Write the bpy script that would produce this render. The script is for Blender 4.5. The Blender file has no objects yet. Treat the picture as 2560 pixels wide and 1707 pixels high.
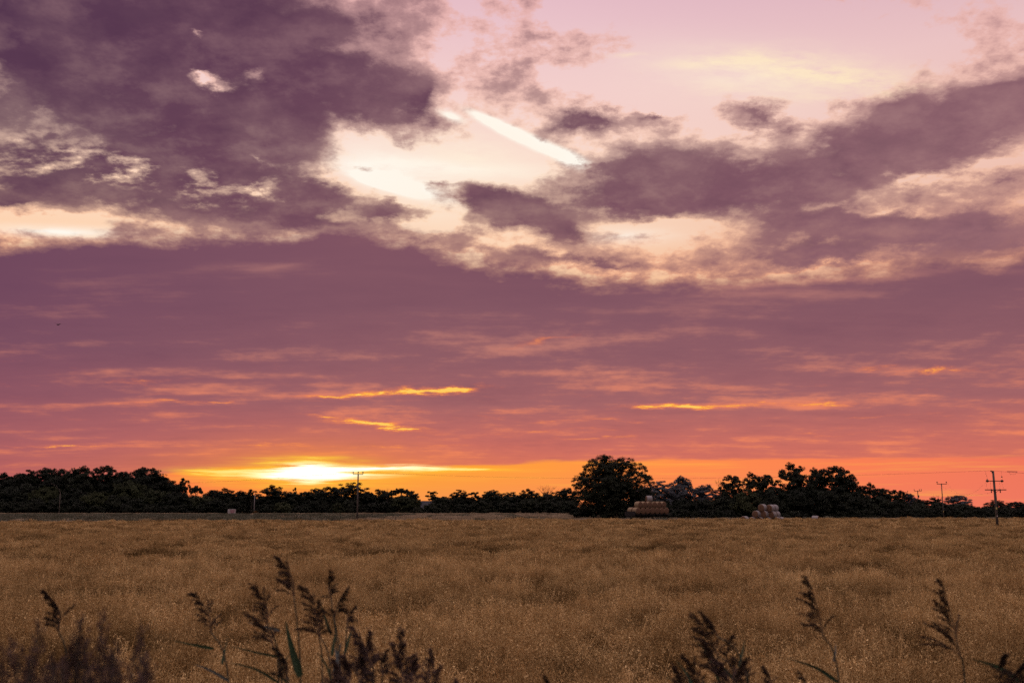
import bpy, bmesh, math, random
import numpy as np
from mathutils import Vector, Matrix, Euler, noise as mnoise

SC = bpy.context.scene
COL = SC.collection
R = math.radians

# ------------------------------------------------------------------ camera
LENS, SENSOR = 35.0, 36.0
FPX = 2560 * LENS / SENSOR              # focal length in pixels of the 2560 px wide photograph
CAM_H = 3.4                             # eye height above the field (the photographer stands on a bank)
PITCH = math.atan((1265 - 853.5) / FPX)
cam_data = bpy.data.cameras.new('camera')
cam = bpy.data.objects.new('camera', cam_data)
COL.objects.link(cam)
cam_data.lens = LENS
cam_data.sensor_width = SENSOR
cam_data.clip_start = 0.05
cam_data.clip_end = 9000
cam.location = (0, 0, CAM_H)
cam.rotation_euler = (R(90) + PITCH, 0, 0)
cam_data.dof.use_dof = True
cam_data.dof.focus_distance = 70
cam_data.dof.aperture_fstop = 4.0
SC.camera = cam
CP, SP = math.cos(PITCH), math.sin(PITCH)


def ray(px, py):
    dx, dy = (px - 1280) / FPX, (853.5 - py) / FPX
    return Vector((dx, CP - dy * SP, SP + dy * CP))


def at(px, py, dist):
    """world point seen at photo pixel (px, py) at ground distance dist along Y"""
    d = ray(px, py)
    return Vector((0, 0, CAM_H)) + d * (dist / d.y)


def azel(px, py):
    d = ray(px, py).normalized()
    return math.degrees(math.atan2(d.x, d.y)), math.degrees(math.asin(d.z))


# ------------------------------------------------------------------ colour helpers
def lin(r, g, b):
    def f(c):
        c /= 255
        return c / 12.92 if c <= 0.04045 else ((c + 0.055) / 1.055) ** 2.4
    return (f(r), f(g), f(b), 1.0)


class NT:
    """small helper for building node trees"""

    def __init__(self, tree):
        self.t = tree

    def new(self, kind, **kw):
        n = self.t.nodes.new(kind)
        for k, v in kw.items():
            setattr(n, k, v)
        return n

    def put(self, sock, v):
        if isinstance(v, bpy.types.NodeSocket):
            self.t.links.new(v, sock)
        elif v is not None:
            sock.default_value = v

    def math(self, op, a, b=None, c=None, clamp=False):
        n = self.new('ShaderNodeMath', operation=op, use_clamp=clamp)
        self.put(n.inputs[0], a)
        if b is not None:
            self.put(n.inputs[1], b)
        if c is not None:
            self.put(n.inputs[2], c)
        return n.outputs[0]

    def vmath(self, op, a, b=None, c=None):
        n = self.new('ShaderNodeVectorMath', operation=op)
        self.put(n.inputs[0], a)
        if b is not None:
            self.put(n.inputs[1], b)
        if c is not None:
            self.put(n.inputs[2], c)
        return n.outputs[0]

    def xyz(self, x, y, z=0.0):
        n = self.new('ShaderNodeCombineXYZ')
        for s, v in zip(n.inputs, (x, y, z)):
            self.put(s, v)
        return n.outputs[0]

    def sep(self, v):
        n = self.new('ShaderNodeSeparateXYZ')
        self.put(n.inputs[0], v)
        return n.outputs

    def noise(self, vec, scale, detail=4.0, rough=0.5, dist=0.0, lac=2.0):
        n = self.new('ShaderNodeTexNoise')
        self.put(n.inputs['Vector'], vec)
        n.inputs['Scale'].default_value = scale
        n.inputs['Detail'].default_value = detail
        n.inputs['Roughness'].default_value = rough
        n.inputs['Lacunarity'].default_value = lac
        n.inputs['Distortion'].default_value = dist
        return n.outputs

    def ramp(self, fac, stops, interp='LINEAR'):
        n = self.new('ShaderNodeValToRGB')
        n.color_ramp.interpolation = interp
        e = n.color_ramp.elements
        while len(e) > 1:
            e.remove(e[-1])
        for i, (p, c) in enumerate(stops):
            k = e[0] if i == 0 else e.new(p)
            k.position = p
            k.color = c if len(c) == 4 else (*c, 1)
        self.put(n.inputs[0], fac)
        return n.outputs[0]

    def remap(self, v, a, b, c=0.0, d=1.0, smooth=False):
        n = self.new('ShaderNodeMapRange', interpolation_type='SMOOTHSTEP' if smooth else 'LINEAR', clamp=True)
        for s, x in zip(n.inputs, (v, a, b, c, d)):
            self.put(s, x)
        return n.outputs[0]

    def mix(self, f, a, b, mode='MIX'):
        n = self.new('ShaderNodeMix', data_type='RGBA', blend_type=mode)
        self.put(n.inputs[0], f)
        self.put(n.inputs[6], a)
        self.put(n.inputs[7], b)
        return n.outputs[2]


# ------------------------------------------------------------------ world: sunset sky with cloud decks
SUN_AZ, SUN_EL = azel(775, 1185)
world = bpy.data.worlds.new('World')
SC.world = world
world.use_nodes = True
wt = world.node_tree
wt.nodes.clear()
W = NT(wt)

tc = W.new('ShaderNodeTexCoord')
gx, gy, gz = W.sep(tc.outputs['Generated'])
az = W.math('MULTIPLY', W.math('ARCTAN2', gx, gy), 57.29578)
el = W.math('MULTIPLY', W.math('ARCSINE', gz), 57.29578)
# cloud layer coordinates: where the sight line meets a flat layer overhead (softened towards the horizon)
hgt = W.math('ADD', W.math('MAXIMUM', gz, 0.0), 0.085)
lx, ly = W.math('DIVIDE', gx, hgt), W.math('DIVIDE', gy, hgt)
layer = W.xyz(lx, ly, 0.0)
q = W.xyz(az, el, 0.0)
hgt2 = W.math('ADD', W.math('MAXIMUM', gz, 0.0), 0.26)
puff = W.xyz(W.math('DIVIDE', gx, hgt2), W.math('DIVIDE', gy, hgt2), 0.0)     # the nearer, rounder upper clouds
fall = W.remap(el, 0.0, 24.0, 0.05, 1.0)
w1 = W.vmath('SUBTRACT', W.noise(puff, 6.5, 7.0, 0.62)[1], (0.5, 0.5, 0.5))
warp_u = W.vmath('MULTIPLY', w1, W.xyz(W.math('MULTIPLY', fall, 7.0), W.math('MULTIPLY', fall, 5.0), 0.0))
qu = W.vmath('ADD', q, warp_u)                  # strongly ragged: broken clouds high up
w2 = W.vmath('SUBTRACT', W.noise(layer, 1.6, 5.0, 0.55)[1], (0.5, 0.5, 0.5))
warp_l = W.vmath('MULTIPLY', w2, W.xyz(W.math('MULTIPLY', fall, 9.0), W.math('MULTIPLY', fall, 1.8), 0.0))
ql = W.vmath('ADD', q, warp_l)                  # gently wavy: the flat deck and its streaks


def blobs(vec, items, start=0.0, kind='QUADRATIC_SPHERE', linear=False):
    """sum of soft ellipses given as (x, y, rx, ry, turn, amount) in photo pixels, turned into sky angles"""
    acc = start
    for (x, y, rx, ry, rot, amt) in items:
        a, e = azel(x, y)
        a2, e2 = azel(x + 20, y)
        a3, e3 = azel(x, y - 20)
        kx, ky = math.hypot(a2 - a, e2 - e) / 20, abs(e3 - e) / 20
        tilt = math.degrees(math.atan2(e2 - e, a2 - a))
        m = W.new('ShaderNodeMapping', vector_type='TEXTURE')
        W.put(m.inputs[0], vec)
        m.inputs[1].default_value = (a, e, 0)
        m.inputs[2].default_value = (0, 0, R(rot + tilt))
        m.inputs[3].default_value = (rx * kx, ry * ky, 1)
        g = W.new('ShaderNodeTexGradient', gradient_type='SPHERICAL' if linear else kind)
        W.put(g.inputs[0], m.outputs[0])
        acc = W.math('MULTIPLY_ADD', g.outputs[1], amt, acc)
    return acc


def curve_el(points, vec_az):
    """elevation of a cloud edge as a function of azimuth; points in photo pixels"""
    pts = sorted(azel(*p) for p in points)
    n = W.new('ShaderNodeFloatCurve')
    c = n.mapping.curves[0]
    lo, hi = -60.0, 60.0
    f = lambda a, e: ((a - lo) / (hi - lo), e / 40.0)
    while len(c.points) > 2:
        c.points.remove(c.points[-1])
    c.points[0].location = f(lo, pts[0][1])
    c.points[1].location = f(hi, pts[-1][1])
    for p in pts:
        c.points.new(*f(*p))
    n.mapping.update()
    W.put(n.inputs[1], W.remap(vec_az, lo, hi))
    return W.math('MULTIPLY', n.outputs[0], 40.0)


exec_sky = True
# --- upper broken clouds: amounts > 0 cloud, < 0 gaps
UP = [
    (150, 60, 620, 420, 0, 2.6), (560, 60, 560, 330, 0, 2.2), (500, 330, 480, 260, 0, 2.2), (830, 240, 400, 190, -8, 1.9),
    (1060, 255, 150, 90, -20, 1.2), (620, 430, 330, 120, 0, 1.1), (330, 470, 190, 90, 0, .7), (900, 70, 230, 180, 0, .8),
    (470, 62, 80, 50, 0, -1.8), (520, 205, 130, 44, -8, -1.7), (660, 205, 80, 90, 20, -.9), (650, 395, 80, 26, -20, -1.2),
    (40, 335, 120, 24, 0, -.6), (150, 385, 160, 18, -10, -.6), (60, 390, 340, 150, 0, 1.2), (480, 525, 420, 60, 0, 1.3), (820, 560, 300, 40, 0, .6), (300, 400, 260, 80, 0, .8), (500, 480, 420, 70, 0, .7), (760, 340, 330, 120, 0, .7), (180, 480, 380, 90, 0, .6),
    (140, 462, 260, 80, 0, 1.25), (30, 496, 130, 34, 0, .9), (770, 510, 270, 95, 8, 1.9), (760, 555, 300, 50, 0, .8), (975, 520, 130, 45, 0, 1.6),
    (110, 560, 300, 36, 0, -1.7), (640, 478, 70, 40, 20, -1.1), (1000, 390, 260, 70, -15, -1.2),
    (1210, 495, 210, 90, -18, 2.0), (1380, 560, 270, 62, -14, 2.0), (1100, 435, 110, 32, 0, .8), (1470, 312, 220, 55, 2, 1.25), (1620, 288, 50, 20, 8, .9),
    (1700, 440, 440, 130, 0, 1.8), (1640, 500, 560, 110, 0, 1.7), (2020, 480, 480, 120, 0, 1.5), (2120, 360, 420, 150, 4, .85), (2400, 300, 480, 190, 14, 1.8), (2150, 380, 420, 120, 10, .8), (1900, 300, 330, 50, 0, .7),
    (2540, 240, 300, 150, 16, 1.3), (2500, 470, 260, 70, 0, 1.0), (2330, 400, 240, 60, 0, .5), (2500, 410, 170, 28, 6, -.8), (2270, 385, 180, 26, 0, -.5),
    (2130, 570, 600, 76, 0, 1.9), (2420, 560, 340, 100, 0, 1.3), (2040, 635, 480, 74, 2, 1.6), (2450, 640, 300, 60, 0, .6), (1400, 640, 300, 40, 0, .5), (2520, 600, 260, 30, 8, .8), (1500, 655, 420, 34, -3, 1.0), (1150, 600, 260, 30, -14, .6),
    (1640, 575, 240, 46, 0, -1.3), (2200, 520, 420, 22, 3, -.5), (2060, 672, 240, 22, 8, -1.0),
    (1330, 100, 190, 110, 0, .42), (1240, 200, 230, 110, 0, .3), (1040, 40, 200, 90, 0, .3), (1430, 130, 110, 40, 0, .2),
    (1250, 390, 330, 110, -20, -.7), (1900, 60, 800, 170, 0, -1.3), (1850, 200, 600, 130, 0, -1.2), (1650, 250, 260, 70, 0, -.7), (1330, 420, 90, 80, 0, -.6), (1000, 480, 80, 60, 0, -.6),
    (1080, 560, 140, 45, -20, -.9), (1180, 630, 200, 40, 0, -.3),
]
nU = W.noise(puff, 9.0, 10.0, 0.63)[0]
nU2 = W.noise(puff, 3.6, 6.0, 0.55)[0]
dU = blobs(qu, UP, 0.10)
dU = W.math('ADD', dU, W.math('MULTIPLY', W.math('SUBTRACT', nU, 0.5), 3.0))
dU = W.math('ADD', dU, W.math('MULTIPLY', W.math('SUBTRACT', nU2, 0.5), 1.2))

BR = [(260, 430, 620, 150, 0, 1.1), (640, 480, 420, 110, 0, .7), (980, 440, 300, 130, 0, .6), (2250, 440, 480, 110, 0, .7), (1260, 150, 380, 200, 0, .25), (470, 150, 330, 170, 0, .45), (1900, 320, 420, 90, 0, .6)]
br = blobs(q, BR, 0.0)
nB = W.noise(W.vmath('MULTIPLY', puff, (0.9, 1.15, 1)), 15.0, 8.0, 0.62)[0]
dU = W.math('MINIMUM', dU, 1.7)
dU = W.math('ADD', dU, W.math('MULTIPLY', W.math('MULTIPLY', W.math('SUBTRACT', nB, 0.56), 7.0), br))     # places where the sheet is breaking up
# --- the long flat deck: everything below a wavy edge
azl, ell, _ = W.sep(ql)
edge = curve_el([(-300, 640), (0, 596), (180, 580), (260, 556), (380, 550), (640, 540), (850, 548), (1000, 570), (1150, 608), (1300, 640), (1500, 672),
                 (1700, 692), (1900, 696), (2050, 672), (2200, 650), (2350, 635), (2560, 600), (2900, 580)], azl)
_, elu, _ = W.sep(W.vmath('MULTIPLY_ADD', warp_u, (0.35, 0.35, 0), ql))
dD = W.math('MULTIPLY', W.math('SUBTRACT', edge, elu), 0.42)
dD = W.math('MINIMUM', dD, 1.6)
nD = W.noise(W.vmath('MULTIPLY', layer, (0.55, 1.0, 1.0)), 1.7, 8.0, 0.60)[0]
nD2 = W.noise(W.vmath('MULTIPLY', layer, (0.35, 1.3, 1.0)), 3.4, 6.0, 0.6)[0]

nR = W.noise(layer, 1.9, 3.0, 0.55)[0]
# --- colours
dome = W.ramp(W.remap(el, 0, 30), [
    (0.0, lin(252, 150, 82)), (0.10, lin(255, 158, 84)), (0.30, lin(255, 190, 130)), (0.42, lin(255, 206, 162)),
    (0.55, lin(252, 218, 192)), (0.66, lin(250, 218, 204)), (0.78, lin(244, 208, 204)), (0.90, lin(234, 195, 201)), (1.0, lin(224, 182, 196))])
side = W.remap(az, 2.0, 28.0)
dome = W.mix(W.math('MULTIPLY', side, 0.85), dome, W.ramp(W.remap(el, 0, 30), [
    (0.0, lin(236, 120, 96)), (0.25, lin(232, 140, 100)), (0.42, lin(220, 152, 130)), (0.6, lin(238, 192, 178)), (0.8, lin(232, 192, 192)), (1.0, lin(206, 162, 182))]))

thin = W.ramp(W.remap(el, 0, 30), [
    (0.0, lin(255, 150, 80)), (0.25, lin(250, 160, 100)), (0.45, lin(246, 184, 148)), (0.55, lin(253, 212, 180)), (0.66, lin(252, 214, 192)), (0.8, lin(240, 192, 182)), (1.0, lin(226, 172, 172))])
thick = W.ramp(W.remap(el, 0, 30), [
    (0.0, lin(205, 100, 92)), (0.2, lin(178, 98, 102)), (0.4, lin(140, 93, 103)), (0.6, lin(124, 82, 96)), (0.8, lin(112, 73, 91)), (1.0, lin(102, 66, 86))])
left = W.remap(az, -8.0, -30.0)
thick = W.mix(W.math('MULTIPLY', left, W.remap(el, 4, 26, 0.25, 0.75)), thick, lin(76, 48, 76))
thick = W.mix(W.math('MULTIPLY', side, 0.45), thick, lin(172, 122, 128))
thin = W.mix(W.math('MULTIPLY', side, 0.7), thin, W.ramp(W.remap(el, 0, 30), [(0.0, lin(240, 130, 90)), (0.3, lin(226, 146, 112)), (0.45, lin(220, 152, 126)), (0.6, lin(234, 180, 162)), (0.85, lin(228, 178, 174)), (1.0, lin(212, 164, 172))]))
mid = W.mix(0.5, thin, thick)

tU = W.remap(dU, -0.10, 1.15)
cU = W.mix(W.remap(tU, 0.0, 0.20, 0, 1, True), dome, thin)
cU = W.mix(W.remap(tU, 0.12, 0.46, 0, 1, True), cU, mid)
nUs = W.noise(W.vmath('ADD', puff, W.xyz(W.math('MULTIPLY', az, -0.0006), 0.045)), 9.0, 5.0, 0.6)[0]
relief = W.math('MULTIPLY', W.math('SUBTRACT', W.noise(puff, 9.0, 5.0, 0.6)[0], nUs), 1.0)
lump = W.math('ADD', W.remap(nU, 0.42, 0.74, 0, .75), W.remap(nU2, 0.46, 0.70, 0, .55))
thick_l = W.mix(W.math('MINIMUM', W.math('MULTIPLY', lump, 0.36), 0.45), W.mix(0.16, thick, lin(60, 40, 66)), W.mix(0.28, thick, thin))
thick_l = W.mix(W.remap(tU, 1.0, 0.6, 0, 0.3), thick_l, mid)
thick_l = W.mix(W.remap(relief, 0.01, 0.24, 0, 0.20), thick_l, W.mix(0.45, thick, thin))
thick_l = W.mix(W.remap(relief, -0.01, -0.24, 0, 0.20), thick_l, lin(66, 42, 66))
cU = W.mix(W.remap(tU, 0.34, 0.86, 0, 1, True), cU, thick_l)
sky = cU

ciN = W.noise(W.vmath('MULTIPLY', puff, (0.7, 1.5, 1)), 16.0, 7.0, 0.68)[0]
# bright vapour trails and sunlit veils behind the broken clouds
TR = [(1330, 354, 225, 27, -22, 2.4), (1250, 316, 120, 20, -25, 1.6), (1425, 400, 90, 30, -20, 1.6), (1030, 470, 220, 40, -16, .8), (930, 440, 160, 50, -16, .7), (955, 462, 150, 17, -18, 1.2), (1160, 420, 330, 40, -4, .55),
      (1000, 420, 330, 90, -14, .45), (1560, 590, 260, 40, 0, .3), (150, 580, 330, 30, -2, .5), (1130, 292, 60, 20, -20, .9)]
tr = blobs(W.vmath('MULTIPLY_ADD', warp_u, (0.06, 0.06, 0), q), TR, 0.0)
tr = W.math('MULTIPLY', W.math('MULTIPLY', tr, W.remap(ciN, 0.30, 0.55, 0.6, 1.3)), W.remap(tU, 0.65, 0.15), clamp=True)
sky = W.mix(W.math('MINIMUM', W.math('MULTIPLY', tr, 1.8), 1.0), sky, lin(255, 248, 236))
CI = [(2000, 178, 440, 90, -4, 1.2), (1800, 150, 330, 40, 6, .7), (2010, 185, 420, 46, -4, .8), (1900, 150, 330, 22, 4, .7), (2200, 215, 330, 40, -6, .8), (1570, 138, 120, 12, 4, .9), (1830, 225, 300, 60, -3, .5), (2120, 245, 300, 30, 0, .7)]
ci = blobs(W.vmath('MULTIPLY_ADD', warp_u, (0.2, 0.2, 0), q), CI, 0.0)
ci = W.math('MULTIPLY', W.math('MULTIPLY', ci, W.remap(ciN, 0.36, 0.62)), W.remap(tU, 0.7, 0.25), clamp=True)
sky = W.mix(W.math('MULTIPLY', ci, 0.9), sky, lin(253, 228, 190))
VE = [(1180, 400, 520, 190, -14, .9), (1850, 190, 620, 150, -4, .6), (1050, 520, 420, 90, -6, .5)]
ve = W.math('MULTIPLY', W.math('MULTIPLY', blobs(q, VE, 0.0), W.remap(ciN, 0.32, 0.6, 0.5, 1.0)), W.remap(tU, 0.5, 0.1), clamp=True)
sky = W.mix(ve, sky, lin(255, 238, 216))

upper_sky = sky

# the deck over it
tD = W.math('ADD', dD, W.math('MULTIPLY_ADD', W.math('SUBTRACT', nU, 0.5), 1.6, W.math('MULTIPLY', W.math('SUBTRACT', nD, 0.5), 1.4)))
cover = W.remap(tD, -0.22, 0.34, 0, 1, True)
low = W.ramp(W.remap(el, 0, 16), [
    (0.0, lin(232, 120, 88)), (0.10, lin(222, 115, 91)), (0.22, lin(200, 109, 98)), (0.36, lin(164, 101, 103)), (0.52, lin(144, 93, 101)), (0.7, lin(132, 87, 99)), (1.0, lin(128, 84, 98))])
leftlow = W.ramp(W.remap(el, 0, 16), [
    (0.0, lin(192, 96, 94)), (0.22, lin(166, 95, 100)), (0.36, lin(142, 86, 99)), (0.52, lin(122, 78, 96)), (0.7, lin(114, 73, 94)), (1.0, lin(112, 73, 94))])
low = W.mix(W.remap(az, -8, -28), low, leftlow)
# lighter and darker rolls and streaks in the deck
roll = W.math('MULTIPLY_ADD', W.math('SUBTRACT', nD, 0.5), 2.3, W.math('MULTIPLY', W.math('SUBTRACT', nD2, 0.5), 1.5))
flat3 = W.math('ADD', W.math('MAXIMUM', gz, 0.0), 0.13)
nD3 = W.noise(W.xyz(W.math('DIVIDE', gx, flat3), W.math('DIVIDE', gy, flat3), 3.7), 4.2, 9.0, 0.66)[0]
nD4 = W.noise(W.xyz(W.math('DIVIDE', gx, flat3), W.math('DIVIDE', gy, flat3), 9.1), 1.5, 4.0, 0.5)[0]
amp3 = W.math('MULTIPLY', W.remap(el, 13.0, 8.5, 0.25, 1.0), W.remap(az, -28.0, -2.0, 0.6, 1.0))
roll = W.math('MULTIPLY_ADD', W.math('MULTIPLY', W.math('SUBTRACT', nD3, 0.46), 2.6), amp3, roll)
roll = W.math('MULTIPLY_ADD', W.math('MULTIPLY', W.math('SUBTRACT', nD4, 0.5), 1.6), amp3, roll)
LT = [(2000, 705, 420, 16, 5, .7), (1480, 735, 130, 9, 3, .7), (2250, 690, 260, 14, 6, .5), (1300, 690, 420, 30, -5, -.5), (700, 660, 160, 26, 6, .35), (1050, 700, 200, 20, -10, .3), (900, 960, 460, 60, 2, .6), (980, 1050, 420, 50, -3, .5), (1800, 1010, 520, 40, 1, .5), (400, 1000, 420, 36, 0, .4), (1500, 860, 420, 40, 4, .55), (1250, 870, 260, 24, -4, .5), (2250, 920, 500, 60, 0, .4), (1800, 880, 400, 30, 0, .3), (700, 905, 330, 40, 0, .4),
      (620, 790, 300, 16, 0, .12), (1850, 660, 500, 22, 6, .4), (1900, 740, 500, 26, 4, .3), (1600, 735, 140, 14, 2, .5), (650, 990, 700, 60, 0, .3), (1900, 1000, 800, 70, 0, .35),
      (450, 770, 600, 130, 0, -.25), (1700, 760, 700, 60, 4, -.25), (2300, 760, 500, 80, 8, -.25), (1350, 700, 500, 40, -4, -.35), (1900, 1060, 700, 50, 0, -.15), (300, 650, 500, 60, 0, -.15),
      (1900, 1020, 200, 26, -6, -.5), (600, 1060, 800, 70, 0, -.15), (1200, 600, 300, 60, -14, .25), (760, 850, 400, 30, 0, -.2)]
roll = blobs(ql, LT, roll)
warm = W.ramp(W.remap(el, 0, 16), [(0.0, lin(255, 140, 84)), (0.3, lin(246, 138, 98)), (0.55, lin(208, 134, 116)), (0.75, lin(186, 124, 116)), (1.0, lin(196, 140, 128))])
cD = W.mix(W.remap(roll, 0.05, 1.15, 0, 0.78, True), low, warm)
cD = W.mix(W.remap(roll, 0.0, -1.0, 0, 0.45), cD, W.mix(0.5, low, lin(84, 54, 80)))
rim = W.math('MULTIPLY', W.remap(tD, -0.2, 0.2), W.remap(tD, 0.5, 0.2))
cD = W.mix(W.math('MULTIPLY', rim, 0.22), cD, thin)
sky = cD

# openings low in the deck: thin bright streaks, and the clear band along the horizon
ST = [(1010, 980, 320, 20, 3, 1.3), (1120, 970, 170, 15, 6, 1.3), (830, 990, 200, 8, 3, .9), (940, 1062, 270, 17, -6, 1.3), (1010, 1072, 110, 7, 0, 1.2), (830, 1042, 120, 8, -6, 1.0),
      (1760, 1012, 300, 15, 1, 1.3), (1640, 1014, 160, 11, 2, .9), (2050, 1007, 230, 13, 3, 1.1), (180, 1115, 240, 6, 0, 1.3), (420, 1003, 160, 9, 0, .9), (530, 1000, 110, 6, 0, .7), (300, 1010, 120, 6, 0, .5),
      (2330, 926, 190, 13, 3, .9), (2180, 924, 150, 12, 3, .6), (1480, 1096, 300, 8, 2, .5), (1000, 1115, 500, 8, 0, .6), (640, 1112, 300, 6, 0, .5), (2050, 1084, 200, 6, 0, .5),
      (1350, 862, 190, 12, 10, .45), (1480, 1050, 500, 9, 0, .4), (2200, 1040, 300, 8, 0, .3), (1350, 1080, 500, 12, 2, .4), (350, 955, 150, 10, 0, .35)]
st = blobs(W.vmath('MULTIPLY_ADD', warp_l, (0.8, 1.0, 0), W.vmath('MULTIPLY_ADD', warp_u, (0.5, 0.75, 0), q)), ST, 0.0)
stN = W.noise(W.vmath('MULTIPLY', layer, (0.8, 1.0, 1)), 5.5, 9.0, 0.72)[0]
st = W.math('MULTIPLY', 0.8, st)
st = W.math('MULTIPLY', W.math('MULTIPLY_ADD', W.math('MULTIPLY', W.remap(el, 9.5, 6.5), W.remap(stN, 0.52, 0.8)), 0.22, st), W.remap(stN, 0.36, 0.60, 0.0, 1.5), clamp=True)
st = W.math('POWER', st, 1.3)
streak = W.ramp(st, [(0.0, lin(240, 120, 88)), (0.45, lin(255, 150, 78)), (0.8, lin(255, 182, 70)), (1.0, lin(255, 205, 96))])
sky = W.mix(W.remap(st, 0.02, 0.7), sky, streak)

band_top = curve_el([(-300, 1300), (300, 1300), (380, 1190), (480, 1174), (640, 1164), (900, 1160), (1100, 1163), (1250, 1160), (1400, 1149), (1600, 1146), (1900, 1146), (2300, 1141), (2560, 1138), (2900, 1136)], az)
wig = W.math('MULTIPLY', W.math('SUBTRACT', W.noise(W.xyz(W.math('MULTIPLY', az, 0.25), W.math('MULTIPLY', el, 3.0)), 1.0, 5.0, 0.6)[0], 0.5), 0.55)
bt = W.math('SUBTRACT', W.math('ADD', band_top, wig), el)
band = W.remap(bt, -0.05, 0.16, 0, 1, True)
bandcol = W.ramp(W.remap(az, -22, 28), [(0.0, lin(246, 112, 84)), (0.12, lin(255, 140, 60)), (0.28, lin(255, 172, 50)), (0.42, lin(255, 160, 60)), (0.62, lin(255, 142, 76)), (0.82, lin(250, 128, 84)), (1.0, lin(236, 116, 92))])
bandcol = W.mix(W.remap(el, 2.2, 0.2, 0, 0.45), bandcol, lin(240, 122, 98))
bn = W.noise(W.xyz(W.math('MULTIPLY', az, 0.10), W.math('MULTIPLY', el, 2.4)), 1.0, 5.0, 0.6)[0]
bandcol = W.mix(W.remap(bn, 0.5, 0.75, 0, 0.5), bandcol, lin(255, 186, 70))
sky = W.mix(band, sky, bandcol)

fine = W.math('SUBTRACT', W.noise(W.xyz(W.math('MULTIPLY', az, 0.38), W.math('MULTIPLY', el, 6.5)), 1.0, 6.0, 0.65)[0], 0.5)
# glow of the hidden sun
GL = [(775, 1150, 560, 120, 0, .45), (775, 1172, 1000, 80, 0, .3), (800, 1230, 500, 60, 0, .4)]
gl = blobs(q, GL, 0.0)
sky = W.mix(W.math('MINIMUM', gl, 0.9), sky, lin(255, 150, 50))
YL = [(772, 1184, 420, 36, 0, 1.4), (775, 1156, 220, 20, 0, .5), (1010, 1172, 330, 13, 0, 1.3), (560, 1180, 200, 18, -2, 1.0), (1180, 1173, 200, 8, 0, .8), (760, 1150, 260, 24, 0, .5), (780, 1212, 330, 20, 0, .5)]
yl = blobs(W.vmath('ADD', q, W.xyz(0.0, W.math('MULTIPLY', wig, 0.8), 0.0)), YL, 0.0)
yl = W.math('MULTIPLY', yl, W.remap(bn, 0.25, 0.55, 0.75, 1.15))
yl = W.math('MULTIPLY_ADD', W.math('MULTIPLY', fine, 2.6), W.remap(yl, 0.0, 0.5), yl)
sky = W.mix(W.remap(yl, 0.0, 0.75), sky, lin(255, 196, 60))
sky = W.mix(W.remap(yl, 0.55, 1.35), sky, lin(255, 232, 130))
CO = [(778, 1184, 165, 34, 0, 2.3), (772, 1174, 110, 28, 0, 1.1), (790, 1188, 280, 18, 0, .8), (960, 1170, 230, 11, 0, 1.1)]
co = blobs(W.vmath('ADD', q, W.xyz(0.0, W.math('MULTIPLY', wig, 0.7), 0.0)), CO, 0.0)
co = W.math('MULTIPLY_ADD', W.math('MULTIPLY', fine, 3.2), W.remap(co, 0.0, 0.6), co)
CD = [(610, 1208, 200, 12, 2, .9), (900, 1206, 240, 10, -1, .7), (690, 1166, 120, 7, 3, .5), (900, 1182, 120, 6, 0, .35)]
co = W.math('SUBTRACT', co, blobs(q, CD, 0.0), clamp=True)
sky = W.mix(co, sky, (1.6, 1.45, 1.05, 1))

# unseen sky overhead and behind the camera: Nishita plus a gradient shaped for light
nish = W.new('ShaderNodeTexSky', sky_type='NISHITA')
nish.sun_disc = False
nish.sun_elevation = R(SUN_EL)
nish.sun_rotation = R(SUN_AZ)
nish.air_density = 1.2
nish.dust_density = 2.0
front = W.math('MULTIPLY', W.remap(az, -70, -42), W.remap(az, 70, 42))
front = W.math('MULTIPLY', front, W.remap(el, 52, 34))


def background(col, strength):
    n = W.new('ShaderNodeBackground')
    W.put(n.inputs[0], col)
    W.put(n.inputs[1], strength)
    return n.outputs[0]


def mixsh(f, a, b):
    n = W.new('ShaderNodeMixShader')
    W.put(n.inputs[0], f)
    wt.links.new(a, n.inputs[1])
    wt.links.new(b, n.inputs[2])
    return n.outputs[0]


rear_sh = W.new('ShaderNodeAddShader')  # unseen sky, bright overhead to lift the field, dark low for the trees
wt.links.new(background(W.mix(W.remap(el, 12, 55, 0, 1, True), lin(66, 52, 68), W.mix(W.remap(nR, 0.4, 0.6), lin(228, 204, 204), lin(176, 148, 156))), 1.6), rear_sh.inputs[0])
wt.links.new(background(nish.outputs[0], 0.06), rear_sh.inputs[1])
front_sh = mixsh(W.math('MAXIMUM', cover, band), background(upper_sky, 1.0), background(sky, 1.0))
out = W.new('ShaderNodeOutputWorld')
wt.links.new(mixsh(front, rear_sh.outputs[0], front_sh), out.inputs[0])

sun_data = bpy.data.lights.new('sun', 'SUN')
sun_data.energy = 0.6
sun_data.angle = R(6)
sun_data.color = (1.0, 0.62, 0.34)
sun = bpy.data.objects.new('sun', sun_data)
COL.objects.link(sun)
sv = Vector((math.sin(R(SUN_AZ)) * math.cos(R(SUN_EL)), math.cos(R(SUN_AZ)) * math.cos(R(SUN_EL)), math.sin(R(SUN_EL))))
sun.rotation_euler = (-sv).to_track_quat('-Z', 'Y').to_euler()

SC.view_settings.view_transform = 'Standard'
SC.view_settings.look = 'None'
SC.view_settings.exposure = 0
SC.view_settings.gamma = 1
SC.cycles.max_bounces = 5
SC.cycles.diffuse_bounces = 3
SC.cycles.transparent_max_bounces = 6
SC.cycles.sample_clamp_indirect = 3
SC.cycles.use_denoising = False
SC.cycles.use_adaptive_sampling = True
SC.cycles.adaptive_threshold = 0.015
SC.cycles.adaptive_min_samples = 12


# ------------------------------------------------------------------ object helpers
def tag(o, label=None, cat=None, group=None, kind=None):
    if label:
        o['label'] = label
    if cat:
        o['category'] = cat
    if group:
        o['group'] = group
    if kind:
        o['kind'] = kind
    return o


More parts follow.
